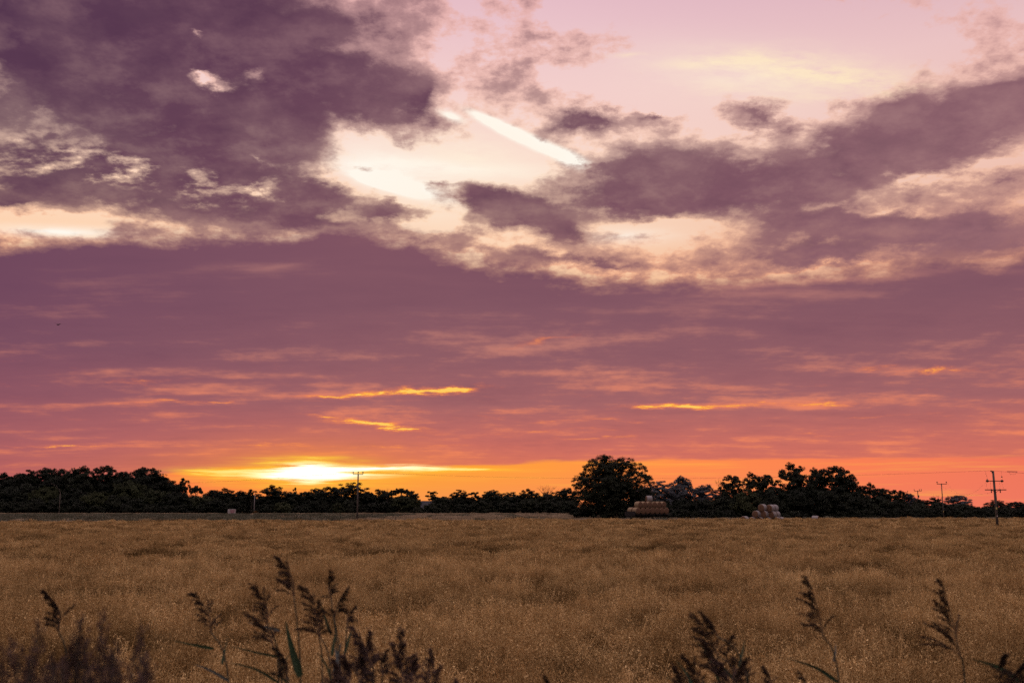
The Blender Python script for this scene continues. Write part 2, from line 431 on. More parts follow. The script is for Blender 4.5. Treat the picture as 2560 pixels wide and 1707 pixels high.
def empty(name, loc=(0, 0, 0), rz=0.0):
    o = bpy.data.objects.new(name, None)
    o.empty_display_size = 0.3
    o.location = loc
    o.rotation_euler = (0, 0, rz)
    COL.objects.link(o)
    return o


class MB:
    """collects geometry for one mesh object"""

    def __init__(self):
        self.v, self.f, self.mi = [], [], []
        self.m = 0

    def quad(self, *ps):
        i = len(self.v)
        self.v.extend(Vector(p) for p in ps)
        self.f.append(tuple(range(i, i + len(ps))))
        self.mi.append(self.m)

    def box(self, c, s, rot=None):
        c, h = Vector(c), Vector(s) / 2
        i = len(self.v)
        for z in (-1, 1):
            for y in (-1, 1):
                for x in (-1, 1):
                    p = Vector((x * h.x, y * h.y, z * h.z))
                    if rot is not None:
                        p = rot @ p
                    self.v.append(c + p)
        for f in ((0, 2, 3, 1), (4, 5, 7, 6), (0, 1, 5, 4), (2, 6, 7, 3), (0, 4, 6, 2), (1, 3, 7, 5)):
            self.f.append(tuple(i + k for k in f))
            self.mi.append(self.m)

    def tube(self, pts, rad, sides=6, cap=True):
        pts = [Vector(p) for p in pts]
        if not hasattr(rad, '__len__'):
            rad = [rad] * len(pts)
        base = len(self.v)
        up = Vector((0.13, 0.31, 0.94))
        for k, p in enumerate(pts):
            d = (pts[min(k + 1, len(pts) - 1)] - pts[max(k - 1, 0)])
            d = d.normalized() if d.length > 1e-9 else Vector((0, 0, 1))
            a = d.cross(up)
            if a.length < 0.15:
                a = d.cross(Vector((1, 0, 0)))
            a.normalize()
            b = d.cross(a)
            for s in range(sides):
                t = 2 * math.pi * s / sides
                self.v.append(p + (a * math.cos(t) + b * math.sin(t)) * rad[k])
        for k in range(len(pts) - 1):
            for s in range(sides):
                s2 = (s + 1) % sides
                o = base + k * sides
                self.f.append((o + s, o + s2, o + sides + s2, o + sides + s))
                self.mi.append(self.m)
        if cap:
            self.f.append(tuple(base + s for s in reversed(range(sides))))
            self.f.append(tuple(base + (len(pts) - 1) * sides + s for s in range(sides)))
            self.mi += [self.m, self.m]

    def lathe(self, prof, M=Matrix.Identity(4), sides=12):
        """prof: (radius, z) pairs"""
        base = len(self.v)
        for r, z in prof:
            for s in range(sides):
                t = 2 * math.pi * s / sides
                self.v.append(M @ Vector((r * math.cos(t), r * math.sin(t), z)))
        for k in range(len(prof) - 1):
            for s in range(sides):
                s2 = (s + 1) % sides
                o = base + k * sides
                self.f.append((o + s, o + s2, o + sides + s2, o + sides + s))
                self.mi.append(self.m)
        self.f.append(tuple(base + s for s in reversed(range(sides))))
        self.f.append(tuple(base + (len(prof) - 1) * sides + s for s in range(sides)))
        self.mi += [self.m, self.m]

    def mesh(self, name, mats, smooth=False):
        me = bpy.data.meshes.new(name)
        me.from_pydata([tuple(p) for p in self.v], [], self.f)
        for m in (mats if isinstance(mats, (list, tuple)) else [mats]):
            me.materials.append(m)
        me.polygons.foreach_set('material_index', self.mi)
        if smooth:
            me.polygons.foreach_set('use_smooth', [True] * len(self.f))
        me.update()
        return me

    def build(self, name, mats, parent=None, smooth=False):
        return link(name, self.mesh(name, mats, smooth), parent)


def link(name, me, parent=None):
    o = bpy.data.objects.new(name, me)
    COL.objects.link(o)
    if parent is not None:
        o.parent = parent
    return o


def smooth_path(pts, n):
    """Catmull-Rom through pts"""
    P_ = [pts[0]] + list(pts) + [pts[-1]]
    out_ = []
    seg = len(pts) - 1
    for i in range(n + 1):
        u = i / n * seg
        k = min(int(u), seg - 1)
        t_ = u - k
        a, b_, c_, d_ = P_[k], P_[k + 1], P_[k + 2], P_[k + 3]
        out_.append(.5 * ((2 * b_) + (c_ - a) * t_ + (2 * a - 5 * b_ + 4 * c_ - d_) * t_ ** 2 + (3 * b_ - a - 3 * c_ + d_) * t_ ** 3))
    return out_


def quads_mesh(name, V, mat):
    """V: (n, 4, 3) array of loose quads"""
    n = len(V)
    me = bpy.data.meshes.new(name)
    me.vertices.add(n * 4)
    me.vertices.foreach_set('co', np.asarray(V, np.float32).reshape(-1))
    me.loops.add(n * 4)
    me.loops.foreach_set('vertex_index', np.arange(n * 4, dtype=np.int32))
    me.polygons.add(n)
    me.polygons.foreach_set('loop_start', np.arange(0, n * 4, 4, dtype=np.int32))
    me.materials.append(mat)
    me.update(calc_edges=True)
    return me


# ------------------------------------------------------------------ materials
def material(name, build):
    m = bpy.data.materials.new(name)
    m.use_nodes = True
    m.node_tree.nodes.clear()
    n = NT(m.node_tree)
    o = n.new('ShaderNodeOutputMaterial')
    m.node_tree.links.new(build(n), o.inputs[0])
    return m


def principled(n, col, rough=0.8, spec=0.2, metal=0.0, bump=None):
    p = n.new('ShaderNodeBsdfPrincipled')
    n.put(p.inputs['Base Color'], col)
    n.put(p.inputs['Roughness'], rough)
    n.put(p.inputs['Specular IOR Level'], spec)
    n.put(p.inputs['Metallic'], metal)
    if bump is not None:
        n.put(p.inputs['Normal'], bump)
    return p.outputs[0]


def bumped(n, height, strength=0.5, dist=0.05):
    b = n.new('ShaderNodeBump')
    b.inputs['Strength'].default_value = strength
    b.inputs['Distance'].default_value = dist
    n.put(b.inputs['Height'], height)
    return b.outputs[0]


def leafy(c1, c2, c3, trans=0.25, wscale=0.35):
    """foliage: colour differs from leaf to leaf, from clump to clump and from plant to plant"""
    def f(n):
        g = n.new('ShaderNodeNewGeometry')
        oi = n.new('ShaderNodeObjectInfo')
        pn = n.noise(g.outputs['Position'], wscale, 3.0, 0.6)[0]
        col = n.mix(g.outputs['Random Per Island'], c1, c2)
        col = n.mix(n.remap(pn, 0.38, 0.66), col, c3)
        col = n.mix(1.0, col, n.ramp(oi.outputs['Random'], [(0, (0.7, 0.72, 0.7)), (0.5, (1, 1, 1)), (1, (1.25, 1.2, 1.1))]), 'MULTIPLY')
        d = principled(n, col, 0.7, 0.12)
        t = n.new('ShaderNodeBsdfTranslucent')
        n.put(t.inputs[0], col)
        mx = n.new('ShaderNodeMixShader')
        mx.inputs[0].default_value = trans
        n.t.links.new(d, mx.inputs[1])
        n.t.links.new(t.outputs[0], mx.inputs[2])
        return mx.outputs[0]
    return f


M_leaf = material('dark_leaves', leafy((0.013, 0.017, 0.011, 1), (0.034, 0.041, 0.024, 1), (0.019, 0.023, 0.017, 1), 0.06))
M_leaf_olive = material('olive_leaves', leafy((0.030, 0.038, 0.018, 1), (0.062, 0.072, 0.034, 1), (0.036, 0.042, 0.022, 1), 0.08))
M_leaf_hazed = material('hazed_leaves', leafy((0.065, 0.073, 0.088, 1), (0.15, 0.165, 0.195, 1), (0.055, 0.062, 0.075, 1), 0.08))  # bluish haze over the distant trees put into the leaf colour
M_leaf_russet = material('russet_leaves', leafy((0.12, 0.055, 0.02, 1), (0.20, 0.10, 0.035, 1), (0.10, 0.06, 0.02, 1), 0.2))
M_bark = material('bark', lambda n: principled(n, n.ramp(n.noise(n.new('ShaderNodeTexCoord').outputs['Object'], 3.0, 5.0, 0.7)[0],
                  [(0.3, (0.03, 0.024, 0.02)), (0.7, (0.085, 0.07, 0.058))]), 0.9, 0.1))


def straw(base, pale, dark, trans, tone=False):
    def f(n):
        g = n.new('ShaderNodeNewGeometry')
        oi = n.new('ShaderNodeObjectInfo')
        pn = n.noise(n.vmath('MULTIPLY', g.outputs['Position'], (0.5, 0.22, 0.0)), 0.45, 5.0, 0.6)[0]
        col = n.mix(g.outputs['Random Per Island'], dark, pale)
        col = n.mix(0.3, col, base)
        col = n.mix(n.remap(pn, 0.35, 0.68, 0.0, 0.6), col, dark)
        col = n.mix(1.0, col, n.ramp(oi.outputs['Random'], [(0, (0.66, 0.62, 0.56)), (1, (1.26, 1.26, 1.26))]), 'MULTIPLY')
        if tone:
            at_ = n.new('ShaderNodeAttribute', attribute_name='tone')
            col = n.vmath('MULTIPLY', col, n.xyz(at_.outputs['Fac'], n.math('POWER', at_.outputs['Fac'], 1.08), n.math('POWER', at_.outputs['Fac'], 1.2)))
        d = n.new('ShaderNodeBsdfDiffuse')
        n.put(d.inputs[0], col)
        t = n.new('ShaderNodeBsdfTranslucent')
        n.put(t.inputs[0], col)
        mx = n.new('ShaderNodeMixShader')
        mx.inputs[0].default_value = trans
        n.t.links.new(d.outputs[0], mx.inputs[1])
        n.t.links.new(t.outputs[0], mx.inputs[2])
        return mx.outputs[0]
    return f


M_oat = material('ripe_oats', straw((0.54, 0.372, 0.155, 1), (0.74, 0.575, 0.30, 1), (0.33, 0.20, 0.08, 1), 0.14, True))
M_rough = material('dry_grass', straw((0.46, 0.36, 0.25, 1), (0.62, 0.50, 0.38, 1), (0.26, 0.22, 0.13, 1), 0.25))
M_weed = material('weeds', straw((0.14, 0.15, 0.09, 1), (0.38, 0.34, 0.28, 1), (0.06, 0.07, 0.04, 1), 0.2))


def soil(n):
    p = n.new('ShaderNodeNewGeometry').outputs['Position']
    a = n.noise(p, 0.6, 8.0, 0.65)[0]
    c = n.ramp(a, [(0.3, (0.05, 0.036, 0.02)), (0.5, (0.085, 0.062, 0.03)), (0.7, (0.12, 0.085, 0.04))])
    c = n.mix(n.remap(n.noise(p, 0.03, 4.0)[0], 0.45, 0.6, 0, 0.7), c, (0.05, 0.042, 0.022, 1))
    return principled(n, c, 0.95, 0.05, bump=bumped(n, a, 0.6, 0.2))


M_soil = material('soil_and_turf', soil)

# ------------------------------------------------------------------ ground
def ground_z(x, y):
    if y < 1.4:
        b = 1.65
    elif y < 8:
        t = (y - 1.4) / 6.6
        b = 1.65 * (1 - t * t * (3 - 2 * t))
    else:
        b = 0.0
    return b


rng = random.Random(7)
nrg = np.random.default_rng(11)
xs = sorted(set([-1700, -1000, -700, -350, -180, -90] + [x * 6 for x in range(-10, 11)] + [90, 180, 350, 700, 1000, 1700]))
ys = sorted(set([-300, -100, -30, -8] + [i * 0.6 for i in range(-4, 20)] + [14, 20, 30, 45, 70, 100, 150, 220, 320, 450, 700, 1200, 1900]))
gb = MB()
for y in ys:
    for x in xs:
        gb.v.append(Vector((x, y, ground_z(x, y) + (0.08 * mnoise.noise(Vector((x * .5, y * .5, 0))) if -10 < y < 9 and abs(x) < 70 else 0))))
nx = len(xs)
for j in range(len(ys) - 1):
    for i in range(nx - 1):
        gb.f.append((j * nx + i, j * nx + i + 1, (j + 1) * nx + i + 1, (j + 1) * nx + i))
        gb.mi.append(0)
tag(gb.build('ground', M_soil, smooth=True), kind='structure')


# ------------------------------------------------------------------ standing crop and grasses (uncountable)
def frames(n, tilt):
    """n random orthonormal frames leaning up to tilt radians off upright: (right, up, normal)"""
    a = nrg.uniform(0, 2 * np.pi, n)
    t = np.abs(nrg.normal(0, tilt, n))
    b = nrg.uniform(0, 2 * np.pi, n)
    up = np.stack([np.sin(t) * np.cos(b), np.sin(t) * np.sin(b), np.cos(t)], 1)
    r = np.stack([np.cos(a), np.sin(a), np.zeros(n)], 1)
    r -= up * (r * up).sum(1, keepdims=True)
    r /= np.linalg.norm(r, axis=1, keepdims=True)
    return r, up


def stalks(pos, h, w, lean):
    r, up = frames(len(pos), lean)
    top = pos + up * h[:, None]
    w = w[:, None]
    return np.stack([pos - r * w, pos + r * w, top + r * w * .5, top - r * w * .5], 1), top, up


def oat_clump(name, radius, n, height, spikelets, size, stem_w, mat, lean=0.16, spread=0.075, ripe=1.0):  # ripe: overall tone; low values paint in hollow shade
    rr = radius * np.sqrt(nrg.uniform(0, 1, n))
    th = nrg.uniform(0, 2 * np.pi, n)
    pos = np.stack([rr * np.cos(th), rr * np.sin(th), np.zeros(n)], 1)
    h = height * nrg.normal(1.0, 0.07, n) * (1.06 - .42 * (rr / radius) ** 2)
    tall = nrg.uniform(0, 1, n) < (.045 if stem_w < .003 else 0)              # single pale stems standing above the rest
    h = np.where(tall, height * nrg.uniform(1.12, 1.34, n), h)
    S, top, up = stalks(pos, h, np.where(tall, stem_w * 1.7, stem_w), lean)
    # stems of a plant fan outwards from its foot
    fan = pos * .40
    S[:, 2:, :] += fan[:, None, :]
    top = top + fan
    parts = [S]
    k = spikelets
    idx = np.repeat(np.arange(n), k)
    m = n * k
    down = nrg.uniform(0.0, 0.30, m) * (height / 1.0)
    off = nrg.normal(0, 1, (m, 3)) * np.array([1, 1, .35]) * (spread * (0.25 + down[:, None] / 0.3))
    c = top[idx] - up[idx] * down[:, None] + off
    r2, u2 = frames(m, 0.75)
    s = size * nrg.uniform(0.7, 1.3, m)[:, None]
    ww = s * 0.36
    parts.append(np.stack([c - u2 * s, c + r2 * ww, c + u2 * s, c - r2 * ww], 1))
    # a few flag leaves lower down
    nl = int(n * 1.2)
    il = nrg.integers(0, n, nl)
    r3, u3 = frames(nl, 0.9)
    c3 = pos[il] + up[il] * (h[il] * nrg.uniform(.1, .65, nl))[:, None]
    L = (0.20 * height)
    parts.append(np.stack([c3 - r3 * stem_w * 2.4, c3 + r3 * stem_w * 2.4, c3 + u3 * L + r3 * .002, c3 + u3 * L - r3 * .002], 1))
    me = quads_mesh(name, np.concatenate(parts), mat)
    tone = np.clip(nrg.normal(1.0, .18, n), .5, 1.5) * ripe * np.where(tall, 1.35, 1.0)           # plants differ: some bleached, some still brown; low ripe adds painted hollow shade
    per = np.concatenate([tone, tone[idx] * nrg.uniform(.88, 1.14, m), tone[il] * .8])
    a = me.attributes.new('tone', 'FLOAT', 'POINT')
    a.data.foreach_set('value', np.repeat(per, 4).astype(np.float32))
    return me


def hidden_set(name, meshes):
    c = bpy.data.collections.new(name)
    for me in meshes:
        c.objects.link(bpy.data.objects.new(me.name, me))
    return c


def scatter(name, pts, pick, turn, size, source, label_kind):
    me = bpy.data.meshes.new(name)
    me.vertices.add(len(pts))
    me.vertices.foreach_set('co', np.asarray(pts, np.float32).reshape(-1))
    a = me.attributes.new('pick', 'INT', 'POINT')
    a.data.foreach_set('value', np.asarray(pick, np.int32))
    a = me.attributes.new('turn', 'FLOAT_VECTOR', 'POINT')
    a.data.foreach_set('vector', np.asarray(turn, np.float32).reshape(-1))
    a = me.attributes.new('size', 'FLOAT_VECTOR', 'POINT')
    a.data.foreach_set('vector', np.asarray(size, np.float32).reshape(-1))
    me.update()
    o = link(name, me)
    g = bpy.data.node_groups.new(name, 'GeometryNodeTree')
    g.interface.new_socket('Geometry', in_out='INPUT', socket_type='NodeSocketGeometry')
    g.interface.new_socket('Geometry', in_out='OUTPUT', socket_type='NodeSocketGeometry')
    gi, go = g.nodes.new('NodeGroupInput'), g.nodes.new('NodeGroupOutput')
    ip = g.nodes.new('GeometryNodeInstanceOnPoints')
    ci_ = g.nodes.new('GeometryNodeCollectionInfo')
    ci_.inputs['Collection'].default_value = source
    ci_.inputs['Separate Children'].default_value = True
    ci_.inputs['Reset Children'].default_value = True
    ip.inputs['Pick Instance'].default_value = True

    def named(nm, ty):
        q_ = g.nodes.new('GeometryNodeInputNamedAttribute')
        q_.data_type = ty
        q_.inputs['Name'].default_value = nm
        return q_.outputs[0]
    L = g.links.new
    L(gi.outputs[0], ip.inputs['Points'])
    L(ci_.outputs[0], ip.inputs['Instance'])
    L(named('pick', 'INT'), ip.inputs['Instance Index'])
    L(named('turn', 'FLOAT_VECTOR'), ip.inputs['Rotation'])
    L(named('size', 'FLOAT_VECTOR'), ip.inputs['Scale'])
    L(ip.outputs[0], go.inputs[0])
    o.modifiers.new('scatter', 'NODES').node_group = g
    return tag(o, label_kind, None, None, 'stuff')


def fbm(x, y, s, seed):
    return np.array([mnoise.fractal(Vector((a * s, b * s, seed)), 0.9, 2.0, 4) for a, b in zip(x, y)])


def edge_y(x):
    return 182 + 0.24 * x


def zone(y0, y1, per_m2, lim):
    n = int(per_m2 * 0.60 * (y1 * y1 - y0 * y0))
    y = np.sqrt(nrg.uniform(y0 * y0, y1 * y1, n))
    x = nrg.uniform(-1, 1, n) * (0.58 * y + 4)
    ok = lim(x, y)
    return x[ok], y[ok]


infield = lambda x, y: y < edge_y(x) + 2.5 * np.sin(x * .4) + 3.5 * np.sin(x * .11 + 1)
FIELD = []
oat_near = [oat_clump('oat_clump', 0.40, 110, 0.98, 17, 0.019, 0.0026, M_oat, ripe=1.0 if k < 6 else .48, spread=.075 if k < 6 else .05) for k in range(9)]  # last clumps of each set carry the painted shade of the hollows
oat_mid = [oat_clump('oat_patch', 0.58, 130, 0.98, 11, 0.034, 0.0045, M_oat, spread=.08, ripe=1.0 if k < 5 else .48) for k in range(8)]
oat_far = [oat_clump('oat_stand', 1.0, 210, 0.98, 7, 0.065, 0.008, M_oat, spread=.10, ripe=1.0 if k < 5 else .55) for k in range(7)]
src = hidden_set('oat_sources', [])
order = []
for lst in (oat_near, oat_mid, oat_far):
    order.append([])
    for me in lst:
        order[-1].append(me)
for i, me in enumerate(oat_near + oat_mid + oat_far):
    me.name = 'oats_%02d' % i
    src.objects.link(bpy.data.objects.new('oats_%02d' % i, me))
P, K, T, S_ = [], [], [], []
for (y0, y1, dens, i0, cnt, thin_) in ((9.5, 48, 3.8, 0, 6, True), (46, 112, 1.6, 9, 5, True), (109, 235, 0.6, 17, 5, False)):
    x, y = zone(y0, y1, dens, infield)
    big = fbm(x, y * .8, 0.16, 3.1)
    small = fbm(x, y * .8, 0.42, 9.7)
    mound = np.clip(0.52 + 0.60 * big + 0.95 * small, -.3, 1.4)
    st_ = np.clip((fbm(x * .50, y * .8, .36, 5.7) + .14) / .16, 0, 1)
    st2 = np.clip((fbm(x * .7, y * .8, .85, 15.2) + .12) / .18, 0, 1)
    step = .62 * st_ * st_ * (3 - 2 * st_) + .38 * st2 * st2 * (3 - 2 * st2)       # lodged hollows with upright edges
    lx_, ly_ = fbm(x, y, 0.22, 21.3), fbm(x, y, 0.22, 33.9)
    keep = mound > nrg.uniform(-0.05, 0.55, len(x)) * (1 if thin_ else .6)
    keep = step > nrg.uniform(-.6, .45, len(x))
    x, y, mound, lx_, ly_, step = x[keep], y[keep], mound[keep], lx_[keep], ly_[keep], step[keep]
    n = len(x)
    sz = np.clip(0.64 + 0.27 * step + 0.16 * mound + nrg.normal(0, 0.07, n), .3, 1.3)
    ramp_in = np.clip((y - 9.5) / 3, 0.5, 1)
    P.append(np.stack([x, y, np.zeros(n) - 0.02], 1))
    brown = step + nrg.normal(0, .10, n) < .36        # darkened clumps: shade of the hollows put into the crop colour
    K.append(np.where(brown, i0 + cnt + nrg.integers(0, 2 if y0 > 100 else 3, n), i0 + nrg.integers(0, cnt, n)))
    T.append(np.stack([nrg.normal(0, .12, n) + .55 * ly_, nrg.normal(0, .12, n) + .55 * lx_, nrg.uniform(0, 6.28, n)], 1))
    S_.append(np.stack([nrg.uniform(.8, 1.35, n), nrg.uniform(.8, 1.35, n), sz * ramp_in], 1))
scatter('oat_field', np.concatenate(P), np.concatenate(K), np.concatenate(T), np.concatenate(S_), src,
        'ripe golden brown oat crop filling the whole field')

# rough grass and weeds between the crop and the trees
def tuft(name, radius, n, height, w, mat, lean, heads):
    rr = radius * np.sqrt(nrg.uniform(0, 1, n))
    th = nrg.uniform(0, 2 * np.pi, n)
    pos = np.stack([rr * np.cos(th), rr * np.sin(th), np.zeros(n)], 1)
    h = height * nrg.uniform(.55, 1.15, n)
    S, top, up = stalks(pos, h, np.full(n, w), lean)
    r2, u2 = frames(n, .5)
    s = heads * nrg.uniform(.7, 1.4, n)[:, None]
    return quads_mesh(name, np.concatenate([S, np.stack([top - u2 * s, top + r2 * s * .4, top + u2 * s, top - r2 * s * .4], 1)]), mat)


gsrc = bpy.data.collections.new('grass_sources')
for i in range(4):
    gsrc.objects.link(bpy.data.objects.new('tuft_a%d' % i, tuft('dry_tuft', 1.3, 260, 0.75, .02, M_rough, .25, .10)))
for i in range(4):
    gsrc.objects.link(bpy.data.objects.new('tuft_b%d' % i, tuft('weed_tuft', 1.0, 200, 0.85, .035, M_weed, .4, .14)))
n = 9000
y = np.sqrt(nrg.uniform(120 ** 2, 420 ** 2, n * 3))
x = nrg.uniform(-1, 1, n * 3) * (0.58 * y + 6)
ok = (y > edge_y(x) + 1.5) & ((x < 30) | (y < 240))
x, y = x[ok], y[ok]
xe, ye = nrg.uniform(-230, 40, 900), nrg.uniform(330, 352, 900)            # taller dead grass along the foot of the hedge
xf, yf = nrg.uniform(-120, 45, 500), 0
yf = edge_y(xf) + nrg.uniform(2, 9, 500)
x, y = np.concatenate([x, xe, xf]), np.concatenate([y, ye, yf])
n = len(x)
weedy = fbm(x, y, 0.05, 4.4) + np.where(x < -60, .45, np.where(x < -30, .15, -.4)) + np.where(y - edge_y(x) < 5, -.3, 0)
isw = weedy > nrg.normal(0.1, 0.25, n)
pick = np.where(isw, 4, 0) + nrg.integers(0, 4, n)
isw = isw & (y < 328)
pick = np.where(isw, 4, 0) + nrg.integers(0, 4, n)
sz = np.where(isw, nrg.uniform(.5, 1.3, n), nrg.uniform(.6, 1.2, n)) * np.where((y > 328) & (np.abs(x + 96) > 7), 1.1, np.where(y > 328, .4, 1))
scatter('rough_grass', np.stack([x, y, np.zeros(n)], 1), pick, np.stack([np.zeros(n), np.zeros(n), nrg.uniform(0, 6.28, n)], 1),
        np.stack([np.ones(n), np.ones(n), sz], 1), gsrc, 'pale rough grass and dark weeds beyond the crop')


# ------------------------------------------------------------------ trees
def rand_dirs(n):
    d = nrg.normal(0, 1, (n, 3))
    return d / np.linalg.norm(d, axis=1, keepdims=True)


def leaf_quads(c, out, size):
    """leaf sprays at points c, facing roughly along out"""
    n = len(c)
    nr = out + nrg.normal(0, .75, (n, 3))
    nr /= np.linalg.norm(nr, axis=1, keepdims=True)
    a = np.cross(nr, rand_dirs(n))
    a /= np.linalg.norm(a, axis=1, keepdims=True)
    b = np.cross(nr, a)
    s = size * nrg.uniform(.55, 1.3, n)[:, None]
    bend = nr * s * nrg.uniform(-.35, .1, n)[:, None]
    return np.stack([c - a * s + bend, c - b * s * nrg.uniform(.4, .7, n)[:, None], c + a * s + bend, c + b * s * nrg.uniform(.4, .7, n)[:, None]], 1)


def crown_mesh(name, lobes, clusters, leaves, leaf, mat, cr=0.8, core=0.35, squash=0.8, floor=0.15):
    """lobes: (x, y, z, r); leaf clumps near each lobe's surface, sparser ones inside"""
    L = np.array(lobes, float)
    w = L[:, 3] ** 2
    w /= w.sum()
    k = nrg.choice(len(L), clusters, p=w)
    d = rand_dirs(clusters)
    d[:, 2] = np.where(d[:, 2] < -0.35, -d[:, 2], d[:, 2])
    f = np.where(nrg.uniform(0, 1, clusters) < core, nrg.uniform(.1, .7, clusters), nrg.uniform(.72, 1.0, clusters))
    cc = L[k, :3] + d * (L[k, 3] * f)[:, None] * np.array([1, 1, squash])
    r = cr * nrg.uniform(.5, 1.25, clusters)
    idx = np.repeat(np.arange(clusters), leaves)
    e = rand_dirs(len(idx))
    c = cc[idx] + e * (r[idx] * nrg.uniform(.15, 1.0, len(idx)) ** .6)[:, None] * np.array([1, 1, .62])
    c = c[c[:, 2] > floor] if floor is not None else c
    idx_out = c - L[:, :3].mean(0)
    idx_out /= np.linalg.norm(idx_out, axis=1, keepdims=True) + 1e-6
    return quads_mesh(name, leaf_quads(c, idx_out + np.array([0, 0, .35]), leaf), mat)


def trunk_mesh(name, h, r, lobes, seed=0, multi=1):
    rg = random.Random(seed)
    b = MB()
    tops = []
    for m in range(multi):
        ang = rg.uniform(0, 6.28)
        pts, rad = [], []
        ox = (rg.uniform(-.5, .5), rg.uniform(-.5, .5)) if multi > 1 else (0, 0)
        for i in range(6):
            t = i / 5
            pts.append((ox[0] + math.cos(ang) * t * t * h * .06 * (1 + multi), ox[1] + math.sin(ang) * t * t * h * .06, -0.2 + t * (h + .2)))
            rad.append(r * (1.25 - .75 * t) * (1.3 if i == 0 else 1) / multi ** .5)
        b.tube(pts, rad, 8)
        tops += pts[3:]
    for (x, y, z, lr) in lobes:
        s = Vector(rg.choice(tops))
        e = Vector((x, y, z))
        mid_ = s.lerp(e, .5) + Vector((rg.uniform(-.4, .4), rg.uniform(-.4, .4), -.12 * (e - s).length))
        b.tube([s, mid_, e], [r * .42, r * .28, r * .10], 6, cap=False)
        for _ in range(3):
            e2 = e + Vector((rg.uniform(-1, 1), rg.uniform(-1, 1), rg.uniform(-.2, 1))) * lr * .8
            b.tube([mid_.lerp(e, .6), e2], [r * .13, r * .03], 5, cap=False)
    return b.mesh(name, M_bark, True)


def dome_lobes(hw, h, base, n, seed, rr=(.30, .48), flat=1.0):
    """overlapping lobes over an egg shaped crown of half width hw from height base to h"""
    rg = random.Random(seed)
    mz = base + (h - base) * .42
    out = [(0, 0, mz, hw * .66), (0, 0, base + (h - base) * .66, hw * .5), (0, 0, base + (h - base) * .24, hw * .55)]
    for i in range(n):
        a = i * 2.39996 + rg.uniform(-.4, .4)
        t = (i + .5) / n
        rad = hw * rg.uniform(*rr)
        sz = -.75 + 1.75 * t                      # height on the egg, -1 bottom to 1 top
        ring = math.sqrt(max(0, 1 - sz * sz))
        R_ = (hw - rad * .85) * rg.uniform(.85, 1.08)
        zz = mz + (sz * (h - mz - rad * .8) if sz > 0 else sz * (mz - base - rad * .3))
        out.append((math.cos(a) * ring * R_, math.sin(a) * ring * R_, zz * rg.uniform(.96, 1.03), rad))
    return out


PROTO = {}


def proto(kind, hw, h, base, lobes, clusters, leaves, leaf, cr, tr, seed, core=.35, squash=.8, multi=1, floor=.15):
    PROTO.setdefault(kind, []).append((trunk_mesh('trunk', max(base + (h - base) * .55, .4), tr, lobes[:9], seed, multi),
                                       crown_mesh('crown', lobes, clusters, leaves, leaf, M_leaf, cr, core, squash, floor), hw, h))


for s in range(4):
    proto('broad', 6.0, 15.0, .6, dome_lobes(6.0, 15, .6, 30, s, (.24, .44)), 430, 84, .205, .95, .38, s, core=.25)
for s in range(2):
    proto('smooth', 6.0, 14.0, .4, dome_lobes(6.0, 14, .2, 34, 20 + s, (.30, .36)), 460, 76, .20, .80, .36, 20 + s, core=.2)
for s in range(3):
    proto('airy', 4.0, 14.0, 6.0, [(l[0], l[1], l[2], l[3] * .7) for l in dome_lobes(4.0, 14, 7.0, 9, 40 + s, (.3, .45))], 52, 40, .32, .75, .24, 40 + s, core=.1, floor=1)
proto('umbrella', 6.0, 13.0, 6.5, [(x, y, 10.6 - .045 * (x * x + y * y) + .5 * math.sin(x * 3 + y), 1.5) for x in (-4.4, -2.2, 0, 2.2, 4.4) for y in (-3, 0, 3)], 95, 46, .36, .8, .36, 60, core=.2, squash=.55, floor=1)
for s in range(4):
    proto('bush', 3.6, 4.0, .05, dome_lobes(3.6, 4.0, .05, 16, 80 + s, (.30, .42)), 150, 70, .155, .55, .12, 80 + s, core=.3, multi=3, floor=.05)
for s in range(3):
    proto('hedge', 5.0, 6.0, .1, dome_lobes(5.0, 6.0, .1, 20, 100 + s, (.24, .40)), 220, 76, .175, .75, .16, 100 + s, core=.3, multi=3, floor=.05)
for s in range(2):
    proto('spiky', 5.0, 13.0, 1.2, dome_lobes(5.0, 13, .4, 34, 120 + s, (.20, .36)), 470, 76, .175, .70, .34, 120 + s, core=.2)


def px_size(px, py, hw, D):
    top = at(px, py, D)
    return top, hw / FPX * D


def tree(name, kind, variant, px, py, hw, D, label, cat='tree', group=None, mat=None, rz=None, depth=1.0, sink=0.0):
    tm, cm, w0, h0 = PROTO[kind][variant % len(PROTO[kind])]
    top, w = px_size(px, py, hw * (1.32 if kind in ('broad', 'smooth', 'spiky') else 1.1), D)
    root = empty(name, (top.x, D, -sink), rng.uniform(0, 6.28) if rz is None else rz)
    root.scale = (w / w0, w / w0 * depth, (top.z + sink) / h0)
    t = link('trunk', tm, root)
    c = link('crown', cm, root)
    if mat is not None:
        c.material_slots[0].link = 'OBJECT'
        c.material_slots[0].material = mat
    tag(root, label, cat, group)
    return root


G1, G2, G3, G4 = 'trees of the dark wood', 'trees along the far hedge', 'bushes along the far hedge', 'trees behind the bale stacks'
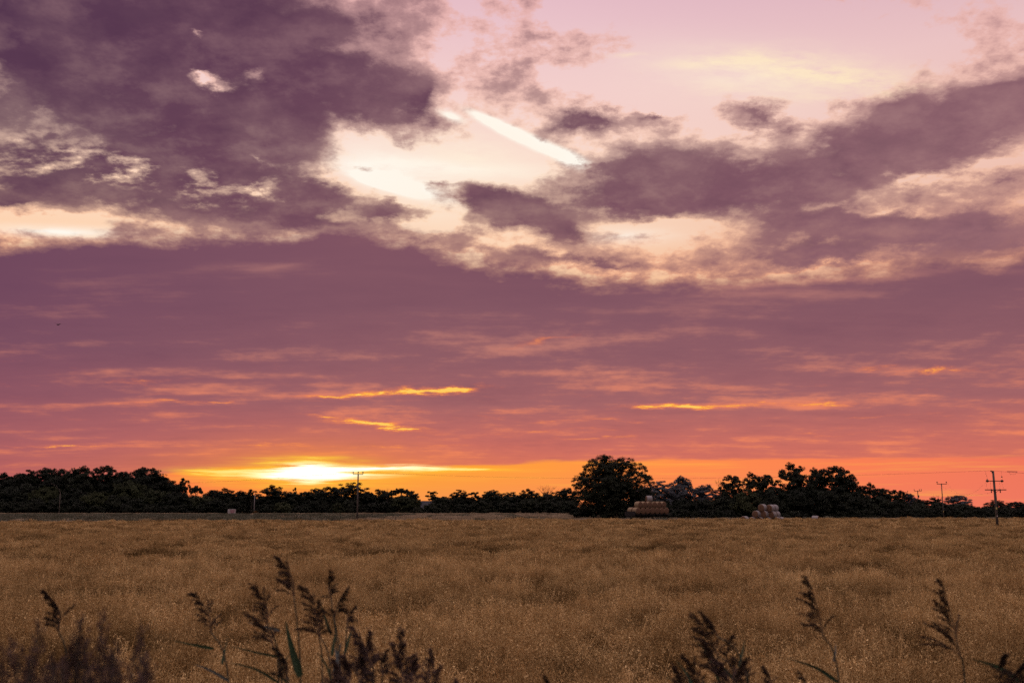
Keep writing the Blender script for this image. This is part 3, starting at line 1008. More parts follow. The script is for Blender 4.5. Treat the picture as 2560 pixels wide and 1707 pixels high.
# the wood: crowns on its skyline
for args in [
    ('broad_tree', 'broad', 0, -70, 1176, 52, 392, 'round dark tree cut off by the edge, at the end of the dark wood'),
    ('broad_tree', 'broad', 1, 4, 1181, 44, 388, 'low dark tree left of the twin crowns in the dark wood'),
    ('broad_tree', 'broad', 2, 54, 1177, 24, 392, 'small crown left of a round one in the dark wood'),
    ('broad_tree', 'smooth', 0, 78, 1173, 28, 386, 'small round crown beside a notch in the skyline of the dark wood'),
    ('broad_tree', 'broad', 3, 124, 1164, 36, 390, 'first high crown right of the skyline notch of the dark wood'),
    ('broad_tree', 'broad', 0, 164, 1171, 30, 396, 'dipping crown between two high ones in the dark wood'),
    ('broad_tree', 'broad', 1, 204, 1164, 36, 388, 'wide level crown in the middle of the dark wood'),
    ('broad_tree', 'spiky', 0, 266, 1160, 32, 392, 'highest crown on the skyline of the dark wood'),
    ('broad_tree', 'broad', 2, 308, 1173, 30, 396, 'lower ragged crown right of the highest one in the dark wood'),
    ('broad_tree', 'broad', 3, 366, 1163, 44, 384, 'big domed tree ending the dark wood where the yellow sky begins'),
    ('broad_tree', 'broad', 1, 402, 1192, 28, 392, 'shoulder tree sloping down from the end of the dark wood'),
    ('broad_tree', 'broad', 0, 430, 1200, 22, 388, 'low round tree against yellow sky just past the dark wood'),
    ('airy_tree', 'airy', 0, 461, 1188, 17, 386, 'loose tree with a round see-through top against yellow sky'),
    ('leaning_tree', 'umbrella', 0, 490, 1206, 17, 384, 'leaning tree with an arched open crown beside the see-through one'),
]:
    tree(*args, group=G1)
# fillers inside the wood that nothing tells apart
for i in range(26):
    px = -110 + i * 21 + rng.uniform(-6, 6)
    tree('broad_tree', rng.choice(['broad', 'broad', 'smooth']), i, px, rng.uniform(1184, 1206) + max(0, px - 395) * .42, rng.uniform(30, 42), rng.uniform(398, 425),
         'dark leafy tree standing inside the dark wood behind its front crowns', group='inner trees of the dark wood')
# its lower front edge
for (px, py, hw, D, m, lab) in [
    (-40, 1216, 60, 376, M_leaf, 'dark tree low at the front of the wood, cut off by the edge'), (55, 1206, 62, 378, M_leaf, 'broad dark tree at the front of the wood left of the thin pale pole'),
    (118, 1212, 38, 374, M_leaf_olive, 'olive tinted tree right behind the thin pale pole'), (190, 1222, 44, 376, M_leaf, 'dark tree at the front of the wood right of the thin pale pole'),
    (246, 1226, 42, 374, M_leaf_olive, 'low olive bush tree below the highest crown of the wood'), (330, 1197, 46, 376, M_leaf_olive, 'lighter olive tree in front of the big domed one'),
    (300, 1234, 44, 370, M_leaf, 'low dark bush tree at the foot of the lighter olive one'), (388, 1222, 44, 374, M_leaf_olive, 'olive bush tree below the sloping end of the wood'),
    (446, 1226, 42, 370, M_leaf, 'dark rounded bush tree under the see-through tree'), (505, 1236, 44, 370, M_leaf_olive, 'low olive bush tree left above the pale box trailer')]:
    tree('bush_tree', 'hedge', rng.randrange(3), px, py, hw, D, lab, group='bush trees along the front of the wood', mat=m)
for i in range(24):
    px = -120 + i * 29 + rng.uniform(-8, 8)
    tree('bush', 'bush', i, px, rng.uniform(1244, 1262), rng.uniform(26, 38), rng.uniform(362, 372), 'dark low bush in the shade along the foot of the wood', 'bush', 'shaded bushes at the foot of the wood')

# hedge line under the sun and to the right of it
for (kind, px, py, hw, D, m, nm, lab) in [
    ('broad', 533, 1221, 23, 384, None, 'broad_tree', 'low twiggy tree above the pale box trailer, left of two'), ('spiky', 566, 1219, 22, 382, None, 'broad_tree', 'low tree with a pointed tip above the pale box trailer'),
    ('broad', 602, 1226, 24, 384, None, 'broad_tree', 'low even tree left of the thin telephone pole'), ('airy', 630, 1218, 17, 380, None, 'airy_tree', 'tall loose tree with gaps right behind the thin telephone pole'),
    ('spiky', 680, 1212, 31, 378, None, 'broad_tree', 'round leafy tree left under the setting sun'), ('airy', 739, 1214, 8, 386, None, 'airy_tree', 'tiny tuft topped tree poking up under the setting sun'),
    ('smooth', 724, 1227, 30, 380, None, 'broad_tree', 'low tree in the red glow under the tuft topped one'), ('broad', 764, 1226, 24, 384, None, 'broad_tree', 'low tree in the red glow straight under the setting sun'),
    ('broad', 794, 1220, 28, 384, None, 'broad_tree', 'spreading tree in the red glow right under the setting sun'), ('spiky', 826, 1214, 27, 380, None, 'broad_tree', 'uneven tree left of the smooth dome by the tall pole'),
    ('smooth', 881, 1205, 40, 376, None, 'domed_tree', 'smooth domed tree directly behind the tall pole'), ('umbrella', 921, 1222, 15, 380, None, 'broad_tree', 'small flat crown on the right shoulder of the domed tree'),
    ('broad', 952, 1222, 26, 382, None, 'broad_tree', 'round tree between the domed one and the flat topped one'), ('umbrella', 1003, 1213, 26, 378, None, 'flat_topped_tree', 'flat topped tree on the left of the gap above the house'),
    ('broad', 1030, 1226, 18, 374, None, 'broad_tree', 'lower side tree between flat topped one and house'), ('airy', 1083, 1224, 19, 384, None, 'airy_tree', 'small open tree against orange sky right over the house'),
    ('broad', 1108, 1240, 22, 380, None, 'broad_tree', 'low tree right of the house roof'), ('smooth', 1150, 1223, 24, 390, None, 'broad_tree', 'domed bluish dark tree, first right of the house'),
    ('airy', 1186, 1226, 18, 386, None, 'airy_tree', 'small gappy tree second right of the house'), ('broad', 1230, 1224, 26, 388, None, 'broad_tree', 'wide tree midway between the house and the huge tree'),
    ('smooth', 1276, 1229, 30, 388, None, 'broad_tree', 'low level tree left of the one with a twiggy tip'), ('spiky', 1322, 1221, 24, 384, None, 'broad_tree', 'tree with a small twiggy tip left of the bare one'),
    ('smooth', 1368, 1229, 30, 384, None, 'broad_tree', 'low dark tree at the foot of the bare one'), ('smooth', 1414, 1218, 27, 380, None, 'broad_tree', 'round dark tree touching the huge tree on its left')]:
    tree(nm, kind, rng.randrange(4), px, py, hw, D, lab, group=G2, mat=m)
for i in range(30):
    px = 520 + i * 31 + rng.uniform(-8, 8)
    if 1020 < px < 1100:
        continue
    tree('broad_tree', 'hedge', i, px, rng.uniform(1234, 1244), rng.uniform(30, 40), rng.uniform(392, 420), 'dark hedge tree filling in behind the front row of the far hedge', group='inner trees of the far hedge')
for (px, py, hw, D, m, lab) in [
    (585, 1252, 30, 362, M_leaf, 'dark bush behind the pale box trailer'), (637, 1276, 8, 352, M_leaf_russet, 'small round russet bush at the foot of the thin pole'), (664, 1258, 26, 360, M_leaf, 'dark bush right of the small russet one'),
    (706, 1254, 34, 362, M_leaf_olive, 'wide olive bush left under the setting sun'), (752, 1264, 26, 358, M_leaf, 'low dark bush under the setting sun'), (780, 1250, 30, 364, M_leaf, 'taller dark bush under the setting sun'),
    (813, 1256, 18, 356, M_leaf, 'neat round dark bush left of the tall pole'), (840, 1256, 20, 360, M_leaf_olive, 'olive bush between round bush and tall pole'), (874, 1246, 34, 364, M_leaf, 'dark bush at the foot of the domed tree'),
    (930, 1256, 30, 360, M_leaf, 'dark bush right of the tall pole'), (962, 1252, 28, 364, M_leaf, 'dark bush under the round tree right of the tall pole'), (1012, 1238, 36, 366, M_leaf_olive, 'tall olive bush under the flat topped tree'), (1048, 1268, 26, 356, M_leaf, 'low dark bush in front of the house'),
    (1094, 1256, 38, 360, M_leaf, 'wide black bush right below the house'), (1155, 1258, 28, 356, M_leaf, 'round black bush standing forward of the far hedge'), (1208, 1248, 34, 360, M_leaf, 'upright dark bush right of the round black one'),
    (1266, 1252, 36, 360, M_leaf, 'dark bush below the low level tree'), (1322, 1246, 38, 358, M_leaf, 'dark bush below the tree with the twiggy tip'), (1380, 1246, 40, 356, M_leaf, 'dark bush below the bare tree'), (1425, 1250, 36, 350, M_leaf, 'dark bush beside the huge tree on its left')]:
    tree('bush', 'bush', rng.randrange(4), px, py, hw, D, lab, 'bush', G3, m)

# the huge tree in front
D0 = 226.0
base0 = at(1527, 1290, D0)
K0 = D0 / FPX
big_lobes = []
for (px, py, r) in [(1522, 1162, 27), (1484, 1168, 24), (1506, 1152, 17), (1560, 1163, 26), (1590, 1176, 24), (1458, 1200, 25), (1443, 1218, 15), (1608, 1206, 24), (1621, 1197, 12), (1500, 1205, 42), (1560, 1210, 46),
                    (1530, 1245, 52), (1600, 1245, 28), (1462, 1244, 28), (1482, 1272, 30), (1560, 1276, 42), (1520, 1184, 40), (1612, 1268, 20), (1450, 1262, 20), (1500, 1280, 26), (1525, 1284, 26), (1550, 1284, 26), (1590, 1278, 26), (1468, 1276, 20), (1440, 1240, 14), (1618, 1235, 18), (1545, 1225, 40), (1480, 1235, 40), (1575, 1235, 40), (1450, 1225, 20), (1520, 1262, 44)]:
    p = at(px, py, D0)
    big_lobes.append((p.x - base0.x, rng.uniform(-1.2, 1.2), p.z, r * K0))
    if r > 22:
        for dy in (-1, 1):
            big_lobes.append((p.x - base0.x + rng.uniform(-1, 1), dy * rng.uniform(2.2, 5.0), p.z - rng.uniform(.2, .9), r * K0 * .8))
root = empty('broad_tree', (base0.x, D0, 0))
link('trunk', trunk_mesh('trunk', 8.5, .75, big_lobes[:16], 5), root)
link('crown', crown_mesh('crown', big_lobes, 2100, 90, .125, M_leaf, .70, .22, .85, .1), root)
tag(root, 'huge domed leafy tree standing alone left of the loaded trailer', 'tree')

# hazy trees behind (haze is in the leaf colour), and the group behind the wrapped bales
for (kind, v, px, py, hw, D, m, nm, lab) in [
    ('smooth', 0, 1648, 1201, 38, 296, M_leaf_hazed, 'hazed_tree', 'hazy blue tree just right of the huge dark one'), ('broad', 1, 1702, 1189, 34, 300, M_leaf_hazed, 'hazed_tree', 'tallest hazy blue tree, middle of three'),
    ('smooth', 1, 1758, 1210, 38, 296, M_leaf_hazed, 'hazed_tree', 'low rounded hazy tree, last before the dark group'),
    ('broad', 3, 1604, 1215, 34, 292, M_leaf_hazed, 'hazed_tree', 'hazy blue tree mostly hidden behind the huge dark one'),
    ('spiky', 0, 1828, 1184, 34, 238, None, 'broad_tree', 'spiky sided dark tree starting the group behind the wrapped bales'), ('spiky', 1, 1880, 1180, 26, 242, None, 'broad_tree', 'narrow dark tree second in the group behind the wrapped bales'),
    ('broad', 2, 1914, 1180, 26, 244, None, 'broad_tree', 'narrow dark tree left of the tallest one in the group'), ('spiky', 1, 1978, 1157, 42, 236, None, 'broad_tree', 'tallest round tree above the wrapped bales'),
    ('broad', 1, 2038, 1168, 24, 242, None, 'broad_tree', 'narrow tree between the two highest of the group'), ('spiky', 0, 2086, 1161, 44, 238, None, 'broad_tree', 'big round tree at the right end of the dark group'),
    ('broad', 0, 2124, 1184, 28, 242, None, 'broad_tree', 'shoulder tree sloping down at the right end of the group'), ('spiky', 1, 2170, 1206, 30, 244, None, 'broad_tree', 'lower tree with a ragged top right of the dark group'),
    ('broad', 2, 2206, 1216, 24, 246, None, 'broad_tree', 'low sloping tree between ragged one and the short crossarm pole'),
    ('spiky', 0, 2240, 1222, 26, 248, None, 'broad_tree', 'low bushy tree under the short crossarm pole'), ('broad', 3, 2272, 1230, 17, 320, M_leaf_hazed, 'hazed_tree', 'bit of a hazy blue tree showing under the short crossarm'),
    ('broad', 2, 2392, 1235, 34, 310, M_leaf_hazed, 'hazed_tree', 'bluish grey tree between the two right-hand poles'), ('spiky', 1, 2334, 1243, 24, 250, None, 'broad_tree', 'low twiggy tree left of the slender leaning pole'),
    ('broad', 1, 2298, 1246, 20, 252, None, 'broad_tree', 'small dark tree at the foot of the pole with a box'), ('smooth', 0, 2490, 1249, 30, 290, None, 'broad_tree', 'low domed tree right behind the switchgear pole'),
    ('broad', 3, 2540, 1252, 30, 292, None, 'broad_tree', 'low tree right of the switchgear pole at the edge'), ('broad', 0, 2610, 1250, 44, 292, None, 'broad_tree', 'tree outside the edge right of the switchgear pole')]:
    tree(nm, kind, v, px, py, hw, D, lab, group=G4 if m is None else 'hazy blue trees', mat=m, depth=.8)
for (px, py, hw, D, m, lab) in [
    (1650, 1248, 36, 262, M_leaf, 'dark bush under the hazy blue trees behind the loaded trailer'), (1706, 1246, 38, 260, M_leaf, 'dark bush under the tallest hazy blue tree'), (1760, 1246, 40, 256, M_leaf, 'dark bush under the low rounded hazy tree'),
    (1812, 1236, 40, 232, M_leaf, 'black bush left above the wrapped bales'), (1868, 1228, 44, 230, M_leaf_olive, 'olive bush directly above the wrapped bales'), (1930, 1222, 46, 228, M_leaf, 'tall black bush behind the wrapped bales'), (1996, 1218, 50, 228, M_leaf, 'black bush under the tallest round tree'),
    (2060, 1222, 50, 228, M_leaf, 'black bush under the big round tree of the dark group'), (2120, 1226, 46, 230, M_leaf, 'black bush above the lone bale'), (2180, 1236, 44, 232, M_leaf, 'black bush under the lower ragged tree'), (2236, 1246, 40, 234, M_leaf, 'black bush under the short crossarm pole'),
    (2290, 1256, 38, 236, M_leaf, 'black bush under the pole with a box'), (2345, 1256, 40, 238, M_leaf, 'black bush behind the slender leaning pole'), (2402, 1257, 40, 240, M_leaf, 'black bush under the bluish grey tree'), (2456, 1264, 36, 240, M_leaf, 'low black bush left of the switchgear pole'),
    (2510, 1266, 36, 242, M_leaf, 'low black bush right behind the switchgear pole'), (2570, 1264, 40, 242, M_leaf, 'low black bush at the edge past the switchgear pole'), (1580, 1262, 34, 236, M_leaf, 'black bush behind the loaded trailer beside the huge trunk'), (1460, 1266, 34, 232, M_leaf, 'black bush at the left foot of the huge tree')]:
    tree('bush', 'hedge', rng.randrange(3), px, py, hw, D, lab, 'bush', 'bushes behind the bale stacks', m)
for i in range(28):
    px = 1600 + i * 38 + rng.uniform(-8, 8)
    tree('bush', 'bush', i, px, rng.uniform(1268, 1276), rng.uniform(26, 36), rng.uniform(222, 232), 'black low bush in the shade along the right-hand hedge foot', 'bush', 'shaded bushes along the hedge foot')


def bare_tree(px, py, base_px, D, spread, n, label, seed):
    rg = random.Random(seed)
    top = at(px, py, D)
    root = empty('bare_tree', (at(base_px, 1285, D).x, D, 0))
    b, tw = MB(), MB()
    H = top.z
    dx = top.x - root.location.x
    b.tube([(0, 0, -.2), (dx * .2, 0, H * .4), (dx * .4, 0, H * .62)], [.22, .16, .10], 6)
    for i in range(n):
        f = (i + .5) / n * 2 - 1
        s = Vector((dx * .4 * rg.uniform(.6, 1), 0, H * rg.uniform(.45, .62)))
        e = Vector((dx + f * spread, rg.uniform(-1, 1), H * (1 - .10 * abs(f) - rg.uniform(0, .08))))
        m_ = s.lerp(e, .55) + Vector((rg.uniform(-.3, .3), 0, rg.uniform(-.2, .4)))
        tw.tube([s, m_, e], [.07, .045, .018], 4, cap=False)
        for _ in range(3):
            q_ = s.lerp(e, rg.uniform(.5, .9))
            tw.tube([q_, q_ + Vector((rg.uniform(-.9, .9), rg.uniform(-.5, .5), rg.uniform(.4, 1.3)))], [.03, .012], 4, cap=False)
    b.build('trunk', M_bark, root, True)
    tw.build('branches', M_bark, root, True)
    tag(root, label, 'tree')


bare_tree(1368, 1209, 1368, 378, 4.4, 15, 'leafless twiggy tree against orange sky left of the huge tree', 1)
bare_tree(1796, 1192, 1806, 236, 1.2, 4, 'dead twigs leaning out left of the dark tree group', 2)
bare_tree(968, 1219, 966, 378, 1.0, 4, 'few bare twigs left of the flat topped tree', 3)
bare_tree(2342, 1236, 2342, 252, 1.6, 6, 'fine bare twigs left of the slender leaning pole', 4)


# ------------------------------------------------------------------ hay bales
def straw_end(n):
    p = n.new('ShaderNodeTexCoord').outputs['Object']
    x, y, z = n.sep(p)
    r = n.math('SQRT', n.math('ADD', n.math('MULTIPLY', x, x), n.math('MULTIPLY', y, y)))
    w = n.math('SINE', n.math('MULTIPLY_ADD', r, 34.0, n.math('MULTIPLY', n.noise(p, 3.0, 4.0)[0], 8.0)))
    f = n.noise(p, 18.0, 5.0, .7)[0]
    c = n.mix(n.remap(w, -1, 1, 0, .6), (0.17, 0.095, 0.06, 1), (0.10, 0.055, 0.035, 1))
    c = n.mix(n.remap(f, .4, .7, 0, .6), c, (0.20, 0.13, 0.085, 1))
    return principled(n, c, .95, .05, bump=bumped(n, f, .7, .04))


def straw_wrap(col_a, col_b):
    def f(n):
        p = n.new('ShaderNodeTexCoord').outputs['Object']
        oi = n.new('ShaderNodeObjectInfo').outputs['Random']
        g = n.noise(n.vmath('MULTIPLY', p, (1, 1, 5)), 6.0, 5.0, .7)[0]
        c = n.mix(n.remap(g, .35, .68), col_a, col_b)
        c = n.mix(n.math('MULTIPLY', oi, .25), c, (0.30, 0.21, 0.13, 1))
        return principled(n, c, .8, .2, bump=bumped(n, g, .5, .03))
    return f


M_end = material('straw_end', straw_end)
M_net = material('straw_net', straw_wrap((0.22, 0.15, 0.085, 1), (0.34, 0.25, 0.16, 1)))
M_netpale = material('pale_net', straw_wrap((0.20, 0.19, 0.195, 1), (0.36, 0.35, 0.365, 1)))


def bale_meshes(r, L):
    core = MB()
    prof = [(r * .25, -L / 2 - .01), (r * .80, -L / 2 + .015), (r * .94, -L / 2 + .05), (r * .985, -L / 2 + .12), (r * .985, L / 2 - .12), (r * .94, L / 2 - .05), (r * .80, L / 2 - .015), (r * .25, L / 2 + .01)]
    core.lathe(prof, sides=28)
    net = MB()
    net.lathe([(r * .975, -L / 2 + .07), (r, -L / 2 + .13), (r * 1.008, -L * .2), (r * 1.002, 0), (r * 1.008, L * .2), (r, L / 2 - .13), (r * .975, L / 2 - .07)], sides=28)
    return core.mesh('straw', M_end, True), net.mesh('net_wrap', M_net, True)


BALE_A = bale_meshes(.66, 1.22)
BALE_B = bale_meshes(.69, 1.25)


def bale(loc, axis_deg, label, group, kind=BALE_A, mat=None, tilt=0.0):
    """axis_deg: where the front end points, in degrees from +X"""
    root = empty('round_bale', loc)
    a = R(axis_deg)
    z = Vector((math.cos(a) * math.cos(tilt), math.sin(a) * math.cos(tilt), math.sin(tilt)))
    root.rotation_euler = z.to_track_quat('Z', 'Y').to_euler()
    link('straw', kind[0], root)
    w = link('net_wrap', kind[1], root)
    if mat is not None:
        w.material_slots[0].link = 'OBJECT'
        w.material_slots[0].material = mat
    return tag(root, label, 'bale', group)


DS = 198.0
GA = 'round straw bales on the trailer'
ang = R(38)
rowd = Vector((math.cos(ang), math.sin(ang), 0))          # along the row, away to the right
face = Vector((math.sin(ang), -math.cos(ang), 0))         # where the visible ends look
fdeg = math.degrees(math.atan2(face.y, face.x))
start = at(1591, 1276.5, DS)
deck_z = start.z - .66
bot = ['front left bale of the lower row on the trailer', 'second bale from the left in the lower row on the trailer', 'third bale from the left in the lower row on the trailer',
       'middle bale of the lower row on the trailer', 'third bale from the right in the lower row on the trailer', 'second bale from the right in the lower row on the trailer', 'last bale at the right end of the lower row on the trailer']
for i, lab in enumerate(bot):
    bale(start + rowd * (i * 1.335), fdeg + rng.uniform(-3, 3), lab, GA)
bale(start - face * 1.36 + rowd * .02, fdeg, 'bale sticking out at the left behind the lower row on the trailer', GA)
top_ = ['left bale of the upper row with its long side showing', 'second bale from the left in the upper row on the trailer', 'third bale in the upper row, just left under the white topped one', 'fourth bale in the upper row, under the topmost one',
        'second bale from the right in the upper row on the trailer', 'last bale at the right end of the upper row on the trailer']
for i, lab in enumerate(top_):
    bale(start + rowd * (i * 1.335 + .62) + Vector((0, 0, 1.16)), fdeg + rng.uniform(-3, 3), lab, GA)
bale(start + rowd * 4.1 - face * .5 + Vector((0, 0, 2.30)), 188, 'pale bale lying crosswise on top of the load', GA, mat=M_netpale)
for k, (i, z) in enumerate([(1, 0), (2, 0), (3, 0), (4, 0), (5, 0), (6, 0), (1.46, 1), (2.46, 1), (3.46, 1), (4.46, 1)]):
    bale(start - face * 1.34 + rowd * (i * 1.335) + Vector((0, 0, 1.16 * z)), fdeg, 'bale in the back row of the trailer load, hidden behind the front one', 'back row of the trailer load')

M_black = material('black_steel', lambda n: principled(n, n.ramp(n.noise(n.new('ShaderNodeTexCoord').outputs['Object'], 4, 5)[0], [(.35, (.012, .012, .014)), (.7, (.035, .028, .024))]), .6, .3))
M_rubber = material('rubber', lambda n: principled(n, (0.012, 0.012, 0.012, 1), .85, .2))
M_greyst = material('grey_steel', lambda n: principled(n, (0.25, 0.25, 0.26, 1), .5, .4, .3))
tr_c = start + rowd * (3.05 * 1.335) - face * .68
trailer = tag(empty('farm_trailer', (tr_c.x, tr_c.y, 0), ang), 'dark flat farm trailer carrying the stacked straw bales', 'trailer')
b = MB(); b.box((0, 0, deck_z - .06), (10.4, 2.9, .12)); b.build('deck', M_black, trailer)
b = MB()
for yy in (-.5, .5):
    b.box((0, yy, deck_z - .27), (10.0, .14, .30))
for xx in (-4, -2, 0, 2, 4):
    b.box((xx, 0, deck_z - .20), (.1, 2.7, .15))
b.tube([(-5.0, -.5, deck_z - .3), (-7.0, 0, .55)], .06); b.tube([(-5.0, .5, deck_z - .3), (-7.0, 0, .55)], .06)
b.build('chassis', M_black, trailer)
b = MB(); b.box((-5.15, 0, deck_z + .1), (.08, 2.8, .9)); b.build('headboard', M_black, trailer)
for xx in (-3.6, 2.4, 3.7):
    for yy in (-1.2, 1.2):
        w = MB()
        w.lathe([(.30, -.17), (.52, -.15), (.58, -.07), (.58, .07), (.52, .15), (.30, .17)], Matrix.Translation((xx, yy, .58)) @ Matrix.Rotation(R(90), 4, 'X'), 20)
        wo = w.build('wheel', M_rubber, trailer, True)
        w = MB()
        w.lathe([(.05, -.19), (.29, -.175), (.29, .175), (.05, .19)], Matrix.Translation((xx, yy, .58)) @ Matrix.Rotation(R(90), 4, 'X'), 16)
        w.build('rim', M_greyst, wo, True)

GB = 'net wrapped bales in the right-hand stack'
DB = 190.0
bx = 44          # bales run back to the right
for (px, py, deep, lab) in [
    (1888, 1285, 0, 'left bale of the middle layer in the wrapped stack'), (1907.5, 1285, 0, 'middle bale of the middle layer in the wrapped stack'), (1927, 1286, 0, 'right front bale of the middle layer, pale side showing'), (1927, 1286, 1, 'bale behind the right one of the middle layer, pale side showing'),
    (1902.5, 1269, 0, 'top left bale crowning the wrapped stack'), (1922.5, 1270, 0, 'top right front bale with a pale side in the wrapped stack'), (1922.5, 1270, 1, 'top right rear bale with a pale side in the wrapped stack'),
    (1878, 1301, 0, 'bottom left bale sunk in the crop under the wrapped stack'), (1898, 1301, 0, 'second bottom bale sunk in the crop under the wrapped stack'), (1918, 1301, 0, 'third bottom bale sunk in the crop under the wrapped stack'), (1938, 1301, 0, 'bottom right front bale, pale top showing over the crop'), (1938, 1301, 1, 'bottom right rear bale, pale top showing over the crop'),
    (1858, 1299, 0, 'bale just showing over the crop, left of the wrapped stack'), (2032, 1298, .4, 'lone pale bale half sunk in the crop right of the wrapped stack')]:
    c = at(px, py, DB)
    back = Vector((math.sin(R(bx)), math.cos(R(bx)), 0)) * (1.32 * deep + .55)
    lone = 'lone' in lab
    bale(Vector((c.x, DB, max(c.z, .66))) + back, (-112 if not lone else 150) + 0 if lone else math.degrees(math.atan2(-math.cos(R(bx)), -math.sin(R(bx)))), lab, GB, BALE_B, M_netpale)


# ------------------------------------------------------------------ poles, wires
def pole_wood(n):
    p = n.new('ShaderNodeTexCoord').outputs['Object']
    g = n.noise(n.vmath('MULTIPLY', p, (6, 6, .6)), 3.0, 5.0, .7)[0]
    return principled(n, n.ramp(g, [(.3, (.06, .048, .04)), (.7, (.16, .135, .115))]), .85, .15)


M_pole = material('weathered_pole', pole_wood)
M_palepole = material('bleached_pole', lambda n: principled(n, n.ramp(n.noise(n.new('ShaderNodeTexCoord').outputs['Object'], 2.0, 4.0)[0], [(.3, (.20, .18, .17)), (.7, (.32, .29, .28))]), .8, .2))
M_arm = material('galvanised_arm', lambda n: principled(n, (.06, .055, .055, 1), .6, .3, .4))
M_ins = material('brown_porcelain', lambda n: principled(n, (.05, .025, .018, 1), .25, .5))
M_wire = material('wire', lambda n: principled(n, (.02, .02, .02, 1), .5, .3))
M_yellow = material('warning_plate', lambda n: principled(n, (.55, .47, .16, 1), .5, .3))
M_white = material('white_plate', lambda n: principled(n, (.6, .58, .55, 1), .5, .3))


def insulator(b, p, s=1.0):
    M = Matrix.Translation(p)
    b.lathe([(.02 * s, 0), (.02 * s, .12 * s), (.09 * s, .13 * s), (.10 * s, .18 * s), (.06 * s, .20 * s), (.09 * s, .23 * s), (.07 * s, .30 * s), (.02 * s, .33 * s)], M, 10)


def simple_pole(px_top, py_top, D, label, arm=0.0, rad=.13, mat=None, ins=(-1, 0, 1), lean=0.0, arm_rot=0.0, name='utility_pole', cat='utility pole'):
    t = at(px_top, py_top, D)
    root = empty(name, (t.x + lean, D, 0))
    b = MB()
    H = t.z
    b.tube([(0, 0, -.3), (-lean * .5, 0, H * .5), (-lean, 0, H)], [rad * 1.15, rad, rad * .8], 12)
    b.build('pole', mat or M_pole, root, True)
    if arm:
        rot = Matrix.Rotation(arm_rot, 3, 'Z')
        b = MB()
        b.box((-lean, -.16, H - .12), (arm, .10, .12), rot)
        b.build('crossarm', M_arm, root)
        for k in ins:
            b = MB()
            o = rot @ Vector((k * (arm / 2 - .06), 0, 0))
            insulator(b, Vector((-lean + o.x, (-.16 + o.y) if k else 0, H - .05 if k else H)), 1.35)
            b.build('insulator', M_ins, root, True)
    tag(root, label, cat)
    return root, H


p_left, Hl = simple_pole(151, 1232, 350, 'thin pale pole with a long curved arm in front of the dark wood', rad=.13, mat=M_pole)
b = MB()
b.tube(smooth_path([Vector((0, 0, Hl - .05)), Vector((-.5, 0, Hl + 1.1)), Vector((-1.8, 0, Hl + 2.5)), Vector((-3.6, 0, Hl + 3.4))], 12), [.085 - .004 * i for i in range(13)], 8)
b.build('curved_arm', M_pole, p_left, True)
p_thin, _ = simple_pole(637, 1232, 356, 'thin telephone pole rising behind the small russet bush', rad=.12, mat=M_palepole)
DM = 190.0
p_mid, Hm = simple_pole(895.5, 1184, DM, 'tall pole with three insulators standing in front of the domed tree', arm=1.95, rad=.145)
b = MB(); b.box((-.19, -.05, Hm - 2.5), (.10, .16, .28)); b.build('bracket_box', M_greyst, p_mid)
p_far, Hf = simple_pole(2353.5, 1208, 205, 'slender leaning pole with one crossarm left of the switchgear pole', arm=2.0, rad=.10, ins=(-1, 1), lean=.0, arm_rot=.0)
b = MB(); b.box((0, -.12, 2.35), (.10, .02, .22)); b.build('warning_plate', M_yellow, p_far)
p_box, Hx = simple_pole(2294, 1226, 268, 'short looking pole with a box, rising over the hedge', arm=2.0, rad=.12, ins=(-1, .45, 1))
b = MB(); b.box((.05, -.2, Hx - 1.5), (.34, .26, .62)); b.build('equipment_box', M_black, p_box)
p_short, _ = simple_pole(2259, 1229, 330, 'pole top showing only its crossarm over the hedge', arm=2.7, rad=.12, ins=(-1, 1))

# the switchgear pole
DR = 126.0
t = at(2482, 1177, DR)
sw = empty('switchgear_pole', (t.x + .05, DR, 0))
H = t.z
z_of = lambda py: at(2485, py, DR).z
b = MB(); b.tube([(0, 0, -.3), (0, 0, H * .5), (-.02, 0, H)], [.165, .145, .12], 14); b.build('pole', M_pole, sw, True)
b = MB()
b.box((-.17, -.05, H - .03), (.34, .12, .07)); b.box((-.30, -.05, H - .02), (.14, .14, .12)); b.box((-.12, -.05, H - .22), (.22, .08, .06)); b.box((-.20, -.05, H - .12), (.05, .08, .2))
b.build('top_bracket', M_arm, sw)
za = z_of(1202)
b = MB(); b.box((.0, -.18, za), (1.85, .12, .10)); b.build('upper_crossarm', M_arm, sw)
for sx in (-1, 1):
    b = MB()
    b.lathe([(.06, -.16), (.14, -.13), (.155, 0), (.14, .13), (.06, .16)], Matrix.Translation((sx * .92, -.18, za)) @ Matrix.Rotation(R(90), 4, 'X'), 16)
    if sx < 0:
        b.lathe([(.10, .12), (.05, .22), (.015, .30)], Matrix.Translation((sx * .92, -.18, za)), 10)
    b.build('drum_insulator', M_ins, sw, True)
b = MB()
b.tube([(.93, -.18, za + .15), (.93, -.18, za + .48)], .012); b.lathe([(.02, 0), (.085, .06), (.085, .12), (.03, .18)], Matrix.Translation((.93, -.18, za + .42)), 10)
b.build('arrester', M_ins, sw, True)
zb = z_of(1224)
b = MB(); b.box((.03, -.18, zb), (2.65, .12, .11)); b.build('lower_crossarm', M_arm, sw)
for sx in (-1, 1):
    b = MB(); b.tube([(sx * .52, -.24, zb), (sx * .02, -.17, zb - .34)], .025); b.build('arm_brace', M_arm, sw)
    b = MB(); b.lathe([(.05, -.38), (.075, -.30), (.05, -.25), (.075, -.2), (.05, -.15), (.075, -.1), (.05, .0), (.06, .10)], Matrix.Translation((sx * .55, -.27, zb)), 10); b.build('hanging_insulator', M_ins, sw, True)
